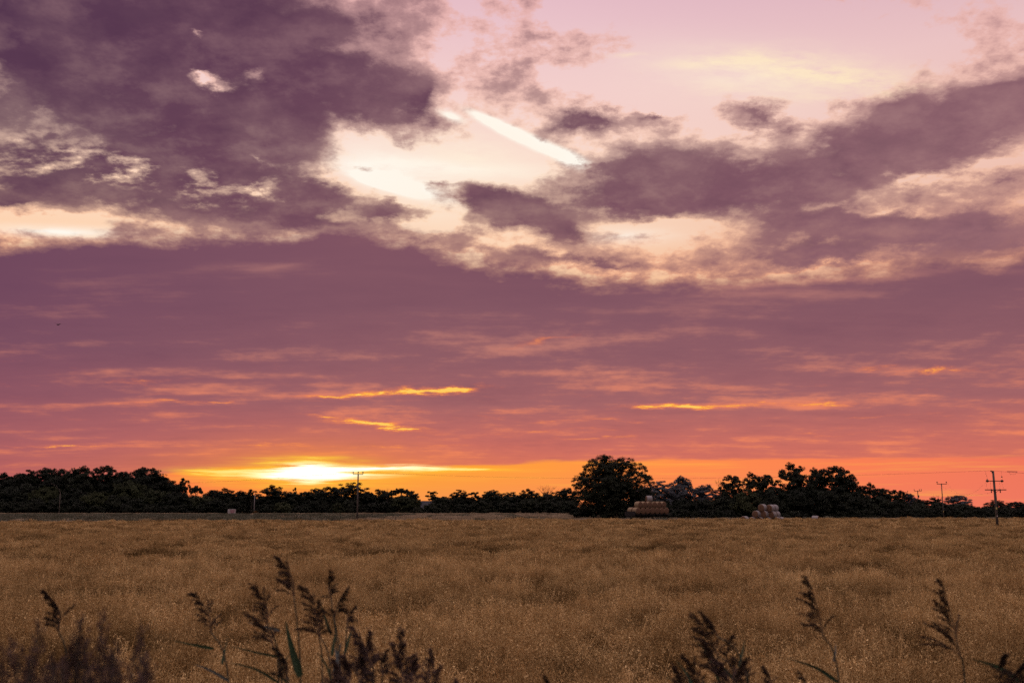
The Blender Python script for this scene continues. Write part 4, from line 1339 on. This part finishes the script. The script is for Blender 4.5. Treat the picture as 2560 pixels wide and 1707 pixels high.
for k, (x0, x1) in enumerate(((-1.05, -1.0), (-.6, -.55), (.6, .55), (.9, 1.0))):
    b = MB()
    b.tube([(x0 * .88, -.2, za - .1), (x0 * 1.05, -.22, (za + zb) / 2), (x1, -.2, zb + .08)], .009, 5); b.build('jumper_wire', M_wire, sw)
for x0 in (-.92, .93):
    b = MB(); b.tube([(x0, -.18, za + .3), (x0 * 1.05, -.1, (za + H) / 2 + .2), (x0 * 1.1, 0, H)], .008, 5); b.build('jumper_wire', M_wire, sw)
b = MB(); b.tube([(.15, .02, zb - .1), (.20, .02, z_of(1254)), (.16, .02, z_of(1262))], .018, 6); b.build('down_cable', M_wire, sw)
b = MB(); b.box((-.02, -.165, z_of(1270)), (.17, .02, .26)); b.build('warning_plate', M_yellow, sw)
b = MB(); b.box((.0, -.17, z_of(1289)), (.10, .02, .13)); b.build('number_plate', M_white, sw)
tag(sw, 'tallest pole at the right with switchgear and two crossarms', 'utility pole')


def wire(a, c, sag, label, r=.011, n=28):
    b = MB()
    a, c = Vector(a), Vector(c)
    b.tube([a.lerp(c, i / n) - Vector((0, 0, 4 * sag * (i / n) * (1 - i / n))) for i in range(n + 1)], r, 5)
    return tag(b.build('overhead_wire', M_wire), label, 'wire')


mid_top = Vector((p_mid.location.x, DM, Hm + .42))
sw_top = Vector((sw.location.x - .2, DR, H + .06))
span = lambda f, sag: mid_top.lerp(sw_top, f) - Vector((0, 0, 4 * sag * f * (1 - f)))
wire(mid_top, sw_top, 1.15, 'long wire from the tall middle pole to the switchgear pole')
lf = at(-420, 1176, 205)
wire((mid_top.x - .92, DM - .16, Hm + .34), lf, 2.6, 'wire running left from the tall middle pole past the wood')
rt = at(2900, 1190, 92)
wire(sw_top, rt, .25, 'wire running out to the right from the switchgear pole')
b = MB()
q0 = sw_top.lerp(rt, .16)
b.tube([q0 + Vector((-.62, 0, -.03)), q0 + Vector((.62, 0, -.06))], .035, 6)
b.tube([q0 + Vector((-.45, 0, -.04)), q0 + Vector((-.25, 0, -.34)), q0 + Vector((.1, 0, -.40)), q0 + Vector((.4, 0, -.34)), q0 + Vector((.55, 0, -.06))], .012, 6)
tag(b.build('wire_clamp', M_wire), 'dark clamp with a hanging loop on the wire right of the switchgear pole', 'wire clamp')
far_top = Vector((p_far.location.x, 205, Hf))
wire((sw.location.x - .9, DR - .1, za), far_top + Vector((1.0, -.16, .25)), 2.1, 'upper sagging wire between the switchgear pole and the slender pole', .008)
wire((sw.location.x - .55, DR - .1, zb - .3), far_top + Vector((-1.0, -.16, .25)), 1.2, 'lower sagging wire between the switchgear pole and the slender pole', .008)

# ------------------------------------------------------------------ birds
M_bird = material('dark_feathers', lambda n: principled(n, (.015, .014, .016, 1), .6, .3))


def bird_body(b, M, L):
    n, prof = 10, [(-.50, .02), (-.42, .10), (-.25, .20), (0, .24), (.2, .19), (.32, .13), (.42, .135), (.50, .10), (.55, .03), (.64, .006)]
    b.lathe([(r * L * .62, z * L) for z, r in prof], M, n)


pb = span(.825, 1.15)
b = MB()
M = Matrix.Translation(pb + Vector((0, 0, .23))) @ Matrix.Rotation(R(28), 4, 'Y')
bird_body(b, M, .42)
b.quad(*[M @ Vector(v) for v in ((-.03, -.03, -.16), (.03, -.03, -.16), (.035, .0, -.36), (-.035, .0, -.36))])
for s in (-.03, .03):
    b.tube([pb + Vector((s, 0, .12)), pb + Vector((s, 0, .0))], .008, 4)
tag(b.build('perched_bird', M_bird, smooth=True), 'dark bird perched on the long wire left of the switchgear pole', 'bird')
fb = at(144.5, 811.5, 120)
b = MB()
M = Matrix.Translation(fb) @ Matrix.Rotation(R(70), 4, 'Z') @ Matrix.Rotation(R(90), 4, 'Y')
bird_body(b, M, .45)
for s, up_, ln in ((-1, .26, .50), (1, .12, .42)):
    o = fb
    a0, a1, a2 = o + Vector((s * .04, -.06, .03)), o + Vector((s * ln * .5, -.10, up_ * .7)), o + Vector((s * ln, .02, up_))
    c0, c1 = o + Vector((s * .04, .12, .02)), o + Vector((s * ln * .5, .10, up_ * .62))
    b.quad(a0, a1, c1, c0)
    b.quad(a1, a2, a2 + Vector((0, .02, 0)), c1)
    th_ = Vector((0, 0, -.012))
    b.quad(c0 + th_, c1 + th_, a1 + th_, a0 + th_)
tag(b.build('flying_bird', M_bird, smooth=True), 'small dark bird gliding in front of the purple cloud', 'bird')

# ------------------------------------------------------------------ house, box trailer, fence posts
M_roof = material('slate_roof', lambda n: principled(n, n.ramp(n.noise(n.new('ShaderNodeTexCoord').outputs['Object'], 3, 4)[0], [(.3, (.03, .03, .04)), (.7, (.06, .058, .07))]), .7, .3))
M_render = material('pale_render', lambda n: principled(n, (.55, .50, .46, 1), .85, .1))
M_brick = material('brick_wall', lambda n: principled(n, n.ramp(n.noise(n.new('ShaderNodeTexCoord').outputs['Object'], 6, 3)[0], [(.3, (.16, .075, .05)), (.7, (.25, .13, .09))]), .9, .1))
DH = 405.0
h0, h1 = at(1050, 1251.5, DH), at(1078, 1251.5, DH)
house = empty('farmhouse', ((h0.x + h1.x) / 2 + .2, DH, 0), R(-14))
Wd, rz_, ez = (h1.x - h0.x) + .6, h0.z, 2.6
b = MB(); b.box((0, 0, ez / 2), (Wd, 5.4, ez)); b.build('wall', M_brick, house)
b = MB()
for s in (-1, 1):
    x = s * Wd / 2
    b.quad((x, -2.7, ez), (x, 2.7, ez), (x, 0, rz_ - .15))
b.build('gable', M_render, house)
b = MB()
for s in (-1, 1):
    e = .25
    b.quad((-Wd / 2 - e, s * 3.0, ez - .2), (Wd / 2 + e, s * 3.0, ez - .2), (Wd / 2 + e, 0, rz_), (-Wd / 2 - e, 0, rz_))
    b.quad((-Wd / 2 - e, s * 3.0, ez - .33), (Wd / 2 + e, s * 3.0, ez - .33), (Wd / 2 + e, 0, rz_ - .13), (-Wd / 2 - e, 0, rz_ - .13))
rf = b.build('roof', M_roof, house)
for s in (-1, 1):
    b = MB()
    x = s * (Wd / 2 + .27)
    for t_ in (-1, 1):
        b.quad((x, t_ * 3.02, ez - .22), (x, t_ * 3.02, ez - .42), (x, 0, rz_ - .22), (x, 0, rz_ + .02))
        b.quad((x - .0, t_ * 3.02, ez - .18), (x + .14, t_ * 3.02, ez - .18), (x + .14, 0, rz_ + .03), (x, 0, rz_ + .03))
    b.build('barge_board', M_white, rf)
tag(house, 'distant house with a dark roof and pale gable edges in the hedge gap', 'house')

M_panel = material('grey_panel', lambda n: principled(n, n.ramp(n.noise(n.new('ShaderNodeTexCoord').outputs['Object'], 1.7, 4)[0], [(.35, (.30, .24, .24)), (.65, (.46, .40, .40))]), .6, .3))
M_pinkp = material('faded_red_panel', lambda n: principled(n, n.ramp(n.noise(n.new('ShaderNodeTexCoord').outputs['Object'], 1.2, 4)[0], [(.35, (.30, .13, .15)), (.65, (.42, .26, .27))]), .6, .3))
DT = 342.0
c0, c1 = at(569, 1283, DT), at(587, 1272, DT)
tw_, th2 = c1.x - c0.x, c1.z - c0.z
bt_ = empty('box_trailer', ((c0.x + c1.x) / 2, DT, 0))
zc = (c0.z + c1.z) / 2
b = MB(); b.box((0, .75, zc), (tw_ - .04, 1.5, th2 - .04)); b.build('body', M_panel, bt_)
b = MB(); b.box((tw_ * .17, -.015, zc - .02), (tw_ * .58, .03, th2 * .72)); b.build('side_panel', M_pinkp, bt_)
for x in (-.46, -.36, -.27):
    b = MB(); b.box((tw_ * x, -.015, zc), (.07, .03, th2 * .8)); b.build('vent_slat', M_white, bt_)
b = MB(); b.box((0, -.01, c1.z - .05), (tw_, .05, .10)); b.build('top_rail', M_white, bt_)
for x in (-.13, .42):
    b = MB(); b.box((tw_ * x, -.03, c0.z + .10), (.22, .03, .22)); b.build('lamp_plate', M_white, bt_)
for x in (-.12, .22):
    w = MB(); w.lathe([(.18, -.10), (.33, -.09), (.34, 0), (.33, .09), (.18, .10)], Matrix.Translation((tw_ * x, .1, .36)) @ Matrix.Rotation(R(90), 4, 'X'), 16); w.build('wheel', M_rubber, bt_, True)
b = MB(); b.box((0, .75, c0.z - .08), (tw_ - .2, 1.2, .12))
for x in (-.12, .22):
    b.box((tw_ * x, .6, (c0.z + .3) / 2), (.12, 1.0, c0.z - .3))
b.build('chassis', M_black, bt_)
tag(bt_, 'pale box trailer with a faded red panel parked at the hedge', 'trailer')

labs = ['nearly at the left edge of the photo', 'next to the leftmost post', 'straight ahead of the thin pale pole', 'leaning over in front of the dark wood', 'in front of the big domed tree of the wood', 'left of the pale box trailer',
        'below the neat round bush', 'first right of the tall middle pole', 'second right of the tall middle pole', 'third right of the tall middle pole', 'below the house in the gap', 'below the round black bush', 'below the upright dark bush']
for (px, py, lean_, lab) in zip((19, 79, 84, 214, 465, 526, 835, 913, 957, 989, 1063, 1128, 1176), (1302,) * 6 + (1297,) * 7, (0, 0, .02, .28, .05, 0, 0, 0, 0, 0, .03, 0, 0), labs):
    ey = edge_y(at(px, py, 170).x) + 3
    g = at(px, py, ey)
    b = MB()
    h_ = rng.uniform(1.25, 1.5)
    b.tube([(0, 0, -.2), (lean_ * .5, 0, h_ * .5), (lean_ * 1.2, 0, h_ * .97), (lean_ * 1.25, 0, h_)], [.075, .07, .06, .03], 7)
    o = b.build('fence_post', M_pole, smooth=False)
    o.location = (g.x, ey, 0)
    tag(o, 'small dark wooden fence post ' + lab, 'fence post', 'fence posts along the edge of the crop')


# ------------------------------------------------------------------ reeds on the ditch bank, close to the camera
M_plume = material('reed_plume', leafy((.032, .020, .015, 1), (.12, .078, .056, 1), (.055, .036, .027, 1), .2, 20))
M_plume_soft = material('purple_plume', leafy((.065, .040, .036, 1), (.21, .15, .135, 1), (.09, .058, .05, 1), .3, 20))
M_stem = material('reed_stem', leafy((.045, .055, .04, 1), (.07, .08, .06, 1), (.05, .06, .05, 1), .0, 6))
M_blade = material('reed_leaf', leafy((.018, .038, .018, 1), (.035, .06, .03, 1), (.025, .05, .028, 1), .22, 6))
M_grassleaf = material('grass_leaf', leafy((.035, .055, .025, 1), (.08, .105, .055, 1), (.06, .07, .05, 1), .3, 8))
M_blade_grey = material('reed_leaf_underside', leafy((.09, .11, .105, 1), (.13, .15, .145, 1), (.10, .12, .115, 1), .2, 6))


def spikelet(b, p, d, L, w, rg):
    s = d.cross(Vector((rg.uniform(-1, 1), rg.uniform(-1, 1), rg.uniform(-1, 1))))
    if s.length < 1e-4:
        return
    s.normalize()
    t_ = d.cross(s)
    for q_ in (s, t_):
        b.quad(p, p + d * L * .45 + q_ * w, p + d * L, p + d * L * .45 - q_ * w)


def plume(path, root_loc, seed, side, full=1.0, length=.10, droop=.5):
    """a reed flower head: branches all along the axis, hanging over to one side, each set with small spikelets"""
    rg = random.Random(seed)
    b = MB()
    n = len(path) - 1
    b.tube(path, [.0022 * (1 - .7 * i / n) for i in range(n + 1)], 5, cap=False)
    total = sum((path[i + 1] - path[i]).length for i in range(n))
    nb = int(min(34, 12 + 16 * full))
    for i in range(nb):
        f = (i + rg.random()) / nb
        u = f * n
        k = min(int(u), n - 1)
        p = path[k].lerp(path[k + 1], u - k)
        d = (path[k + 1] - path[k]).normalized()
        L = total * length * 5.0 * (1.12 - .85 * f) * rg.uniform(.45, 1.1)
        s = side if rg.random() < .86 else -side * .45
        lat = Vector((s * rg.uniform(.35, 1.0), rg.uniform(-.5, .5), rg.uniform(-.15, .2)))
        dr = (d * (rg.uniform(.3, .75) + .6 * f) + lat * (1.0 - .6 * f)).normalized()
        e1 = p + dr * L * .5
        e2 = e1 + (dr + Vector((s * .25, 0, -droop * rg.uniform(.3, 1.2)))).normalized() * L * .5
        b.tube([p, e1, e2], [.0011, .0009, .0006], 4, cap=False)
        m_ = max(6, int(L / .0016))
        for j in range(m_):
            t_ = (j + .3) / m_
            if t_ < .22:
                continue
            c_ = p.lerp(e1, t_ * 2) if t_ < .5 else e1.lerp(e2, t_ * 2 - 1)
            dd = ((e2 - e1).normalized() + Vector((rg.uniform(-.7, .7), rg.uniform(-.7, .7), rg.uniform(-.8, .35)))).normalized()
            spikelet(b, c_ + Vector((rg.uniform(-1, 1), rg.uniform(-1, 1), rg.uniform(-1, 1))) * .0028, dd, rg.uniform(.007, .012), rg.uniform(.0013, .0022), rg)
    for v in range(len(b.v)):
        b.v[v] = b.v[v] - root_loc
    return b


def blade(pts, width, root_loc, twist=0.0):
    """a reed leaf: folded, tapering strip along pts"""
    path = smooth_path(pts, 12)
    b = MB()
    n = len(path) - 1
    rows = []
    for i, p in enumerate(path):
        t_ = i / n
        d = (path[min(i + 1, n)] - path[max(i - 1, 0)]).normalized()
        s = d.cross(Vector((.15, 1, .1))).normalized()
        q_ = d.cross(s)
        a = twist * (t_ - .3)
        s, q_ = s * math.cos(a) + q_ * math.sin(a), q_ * math.cos(a) - s * math.sin(a)
        w = .62 * width * (min(1, .6 + t_ * 2.2)) * (1 - t_) ** .8 + .0004
        rows.append((p + s * w + q_ * w * .35, p, p - s * w + q_ * w * .35))
    for i in range(n):
        for k in (0, 1):
            b.quad(rows[i][k] - root_loc, rows[i][k + 1] - root_loc, rows[i + 1][k + 1] - root_loc, rows[i + 1][k] - root_loc)
    return b


def reed(D, tip, base, foot, label, seed, side=-1, leaves=(), full=1.0, length=.10, mat=None, droop=.5, bow=0.0):
    """tip, base (of the flower head) and foot (where the stem leaves the picture) in photo pixels at distance D"""
    rg = random.Random(seed)
    T_, B_, F_ = at(*tip, D), at(*base, D), at(*foot, D + .04)
    out_dir = (F_ - B_)
    gz_ = ground_z(F_.x, D)
    gx_ = F_.x + out_dir.x * min(2.0, max(0, (F_.z - gz_) / max(.05, abs(out_dir.z)))) * .35
    gx_ = max(F_.x - .5, min(F_.x + .5, gx_))
    G_ = Vector((gx_, D + .10, gz_ - .03))
    root = empty('reed', (G_.x, G_.y, gz_))
    rl = Vector(root.location)
    sp = smooth_path([G_, G_.lerp(F_, .55) + Vector((0, .03, 0)), F_, B_], 14)
    b = MB()
    b.tube([p - rl for p in sp], [.0042 - .0024 * i / 14 for i in range(15)], 7)
    b.build('stem', M_stem, root, True)
    mid_ = T_.lerp(B_, .5) + Vector((-side * .012 + bow, .02, 0))
    pl = plume(smooth_path([B_, mid_, T_], 8), rl, seed, side, full, max(length, .075), droop)
    pl.build('plume', mat or M_plume, root)
    for (pts, w, grey) in leaves:
        P3 = [at(x_, y_, D + .02 + .05 * i) for i, (x_, y_) in enumerate(pts)]
        # tie the leaf to the stem when it starts beside it
        blade(P3, w * D / 3.2, rl, rg.uniform(-.6, .6)).build('leaf', M_blade_grey if grey else M_blade, root)
    tag(root, label, 'reed', 'reeds in the foreground', 'thing')
    return root


REEDS = [
    (2.9, (114, 1478), (146, 1576), (170, 1707), 'dark feathery reed standing out of the blurred clump at the left', -1, [([(146, 1570), (152, 1540), (159, 1515)], .006, 0)], .85, .10, 0),
    (3.3, (486, 1484), (527, 1578), (572, 1707), 'slender single reed left of the main cluster with dark leaves at its foot', -1,
     [([(535, 1620), (490, 1612), (430, 1600)], .010, 0), ([(556, 1660), (563, 1625), (570, 1592)], .011, 0), ([(572, 1700), (530, 1676), (488, 1660)], .010, 1)], .55, .10, 0),
    (3.2, (699, 1395), (735, 1490), (752, 1707), 'tallest reed of the main cluster', -1, [([(752, 1690), (728, 1610), (714, 1550)], .026, 0)], .75, .11, 0),
    (3.2, (636, 1466), (668, 1560), (705, 1707), 'reed left beside the tallest one, its head with open gaps', -1, [([(695, 1640), (650, 1632), (575, 1614)], .008, 0), ([(700, 1575), (665, 1566), (620, 1556)], .009, 1)], .6, .10, 0),
    (3.1, (623, 1536), (682, 1612), (697, 1707), 'low reed with a drooping head on the left of the main cluster', -1, [([(697, 1705), (640, 1672), (576, 1656)], .009, 0), ([(697, 1690), (712, 1655), (727, 1628)], .006, 0)], .55, .10, 0),
    (3.2, (756, 1466), (801, 1592), (828, 1707), 'reed with a thick hanging head in the middle of the main cluster', -1, [([(830, 1700), (815, 1660), (792, 1628)], .008, 0)], 1.05, .10, 0),
    (3.3, (794, 1502), (797, 1590), (806, 1707), 'narrow upright dark reed in the middle of the main cluster', 1, [([(829, 1586), (814, 1545), (801, 1506)], .010, 0)], .6, .035, 0),
    (3.3, (824, 1428), (828, 1495), (846, 1707), 'upright reed with a short head at the upper right of the main cluster', 1, [([(830, 1640), (836, 1600), (842, 1562)], .011, 0)], .55, .055, 0),
    (3.2, (868, 1468), (836, 1545), (852, 1707), 'reed leaning right behind the upright short headed one', 1, [([(836, 1690), (845, 1640), (854, 1604)], .016, 1)], .6, .06, 0),
    (3.2, (889, 1514), (868, 1558), (860, 1707), 'reed with a fan leaning right at the edge of the main cluster', 1, [([(862, 1634), (872, 1598), (884, 1560)], .010, 0)], .4, .045, 0),
    (2.8, (884, 1570), (925, 1690), (930, 1740), 'purple plumed reed at the foot of the main cluster', -1, [], 1.3, .085, 1),
    (2.8, (921, 1578), (928, 1668), (935, 1740), 'purple plumed reed close right of the cluster foot', 1, [], 1.2, .07, 1),
    (2.7, (860, 1640), (868, 1720), (870, 1760), 'low broad purple reed head under the main cluster', -1, [], 1.5, .11, 1),
    (2.8, (965, 1625), (957, 1690), (955, 1740), 'short purple reed between the two low groups', 1, [], .5, .05, 1),
    (2.8, (1001, 1580), (1012, 1700), (1016, 1750), 'full purple reed head, tallest of the low right group', 1, [], 1.4, .075, 1),
    (2.8, (985, 1610), (1000, 1720), (1002, 1760), 'full purple reed head just left of the tallest low one', -1, [], 1.1, .075, 1),
    (2.9, (1080, 1622), (1066, 1715), (1070, 1760), 'loose purple reed at the right end of the low group', -1, [], .9, .075, 1),
    (2.9, (1098, 1665), (1082, 1735), (1080, 1770), 'small purple reed tip right of the loose one', 1, [], .5, .05, 1),
    (2.9, (1140, 1697), (1155, 1760), (1158, 1790), 'purple reed tip barely rising into the middle of the bottom edge', -1, [], .6, .05, 1),
    (3.0, (1364, 1688), (1376, 1760), (1380, 1800), 'lone reed tip at the bottom edge near the middle', -1, [], .5, .05, 0),
    (3.0, (1735, 1536), (1795, 1640), (1850, 1740), 'forked looking reed head, left one of the right-hand cluster', -1, [([(1838, 1700), (1790, 1650), (1735, 1598)], .011, 0)], .8, .10, 0),
    (3.0, (1752, 1527), (1792, 1588), (1870, 1707), 'tallest thin reed of the right-hand cluster', -1, [([(1846, 1668), (1854, 1636), (1862, 1600)], .009, 0)], .5, .07, 0),
    (2.9, (1709, 1638), (1752, 1712), (1765, 1760), 'low dark reed head at the left of the right-hand cluster', -1, [([(1712, 1712), (1690, 1700), (1660, 1690)], .007, 0)], .9, .085, 0),
    (2.9, (1826, 1590), (1835, 1690), (1842, 1740), 'upright thin reed inside the right-hand cluster', 1, [], .6, .055, 0),
    (2.9, (1868, 1644), (1868, 1690), (1872, 1740), 'short knobbed reed inside the right-hand cluster', 1, [], .4, .035, 0),
    (2.8, (1790, 1650), (1830, 1730), (1840, 1770), 'broad dark head low in the right-hand cluster', -1, [], 1.3, .11, 1),
    (3.0, (1910, 1664), (1928, 1720), (1934, 1770), 'small reed tip just right of the right-hand cluster', -1, [], .5, .05, 0),
    (3.1, (2019, 1446), (2058, 1590), (2098, 1707), 'tall curving reed standing alone right of the right-hand cluster', -1, [([(2094, 1704), (2040, 1668), (1966, 1644)], .012, 0), ([(2083, 1652), (2088, 1630), (2089, 1608)], .008, 1)], .75, .10, 0),
    (3.0, (2000, 1678), (2016, 1740), (2022, 1780), 'small reed tip at the foot of the tall curving one', -1, [], .4, .045, 0),
    (3.1, (2356, 1458), (2400, 1640), (2413, 1720), 'long loose reed with a bent neck near the right edge', -1, [], .9, .10, 0),
    (2.8, (1690, 1668), (1712, 1740), (1718, 1780), 'dark reed head rising at the far left of the right-hand cluster', -1, [([(1735, 1720), (1715, 1680), (1690, 1650)], .010, 0)], .9, .09, 0),
    (2.9, (1762, 1600), (1796, 1690), (1810, 1740), 'dense dark head in the heart of the right-hand cluster', -1, [([(1800, 1707), (1776, 1650), (1748, 1606)], .010, 0)], 1.2, .10, 0),
    (2.8, (1850, 1668), (1862, 1735), (1866, 1780), 'low dark head at the right foot of the right-hand cluster', 1, [], 1.0, .08, 0),
    (2.7, (905, 1628), (900, 1715), (902, 1760), 'broad purple head filling the foot of the main cluster', 1, [], 1.5, .10, 1),
    (2.7, (1032, 1640), (1040, 1720), (1042, 1770), 'low purple head between the tallest low one and the loose one', 1, [], 1.2, .09, 1),
    (2.8, (838, 1650), (842, 1725), (846, 1770), 'dark purple head at the left foot of the main cluster', -1, [([(850, 1720), (846, 1670), (838, 1618)], .016, 1)], 1.2, .10, 1),
    (2.8, (690, 1620), (716, 1700), (724, 1760), 'short dark head in front of the main cluster stems', -1, [([(732, 1720), (700, 1690), (668, 1680)], .008, 0)], .7, .09, 0),
    (2.6, (2508, 1638), (2530, 1725), (2540, 1770), 'black blurred reed head at the bottom right corner', 1, [([(2548, 1706), (2500, 1668), (2428, 1646)], .017, 0)], 1.1, .08, 0),
    (2.5, (2555, 1660), (2560, 1730), (2566, 1770), 'black blurred reed cut off by the right edge', 1, [], .9, .09, 0),
]
for k, (D, tip, base, foot, lab, side, lv, full, ln, soft) in enumerate(REEDS):
    reed(D, tip, base, foot, lab, 100 + k, side, lv, full, ln, M_plume_soft if soft else None)

# blurred clump of flowering grass at the lower left, nearest to the camera
def near_grass(px, py, D, label, seed, wide):
    rg = random.Random(seed)
    t_ = at(px, py, D)
    g_ = ground_z(t_.x, D)
    root = empty('flowering_grass', (t_.x + rg.uniform(-.05, .05), D, g_))
    rl = Vector(root.location)
    for i in range(7):
        tip = t_ + Vector((rg.uniform(-wide, wide), rg.uniform(-.1, .1), rg.uniform(-.16, 0) if i else 0)) - rl
        low_ = Vector((rg.uniform(-.05, .05), rg.uniform(-.05, .05), -.02))
        path = smooth_path([low_, low_.lerp(tip, .5) + Vector((rg.uniform(-.02, .02), 0, .02)), tip], 8)
        b, hd = MB(), MB()
        b.tube(path, [.0022 - .0014 * k / 8 for k in range(9)], 5, cap=False)
        so = b.build('stem', M_stem, root, True)
        d = (path[-1] - path[-2]).normalized()
        hd.tube([tip - d * .17, tip], [.0011, .0006], 4, cap=False)
        for j in range(50):
            f = (j + rg.random()) / 50
            c_ = tip - d * f * .17
            e_ = c_ + (d * .8 + Vector((rg.uniform(-1, 1), rg.uniform(-1, 1), rg.uniform(-.3, .5)))).normalized() * (.008 + .022 * f)
            hd.tube([c_, e_], [.0006, .0004], 3, cap=False)
            spikelet(hd, e_, (d + Vector((rg.uniform(-.6, .6), rg.uniform(-.6, .6), rg.uniform(-.4, .4)))).normalized(), .013, .0021, rg)
        hd.build('flower_head', M_plume_soft, so)
    for i in range(10):
        s = Vector((rg.uniform(-.05, .05), rg.uniform(-.05, .05), 0))
        e = (t_ - rl) * rg.uniform(.72, .95) + Vector((rg.uniform(-.22, .22), rg.uniform(-.1, .1), 0))
        blade([s, s.lerp(e, .6) + Vector((0, 0, .05)), e], .006, Vector((0, 0, 0)), rg.uniform(-1, 1)).build('leaf', M_grassleaf, root)
    tag(root, label, 'grass plant', 'flowering grass in the foreground', 'thing')


for k, (px, py, D, w, lab) in enumerate([
    (8, 1575, 1.75, .05, 'blurred flowering grass cut off by the left edge'), (48, 1600, 1.8, .05, 'pale blurred grass head left of the dark feathery reed'), (92, 1622, 1.7, .05, 'low blurred grass below the dark feathery reed'),
    (150, 1640, 1.8, .05, 'blurred grass at the foot of the dark feathery reed'), (206, 1556, 1.9, .04, 'tallest blurred purple grass right of the dark feathery reed'), (176, 1592, 1.85, .04, 'blurred purple grass between dark reed and the tallest purple one'),
    (232, 1612, 1.8, .05, 'blurred purple grass right under the tallest purple one'), (290, 1596, 1.9, .04, 'thin blurred grass at the right side of the lower left clump'), (318, 1626, 1.85, .04, 'last blurred purple grass at the right of the lower left clump'),
    (345, 1668, 1.8, .05, 'lowest blurred grass tapering out right of the lower left clump'), (20, 1655, 1.6, .06, 'dark blurred grass in the very corner at the bottom left'), (262, 1668, 1.65, .06, 'low blurred grass in the middle of the lower left clump'), (120, 1672, 1.6, .06, 'very blurred low grass left of centre in the lower left clump')]):
    near_grass(px, py, D * .84, lab, 500 + k, w)
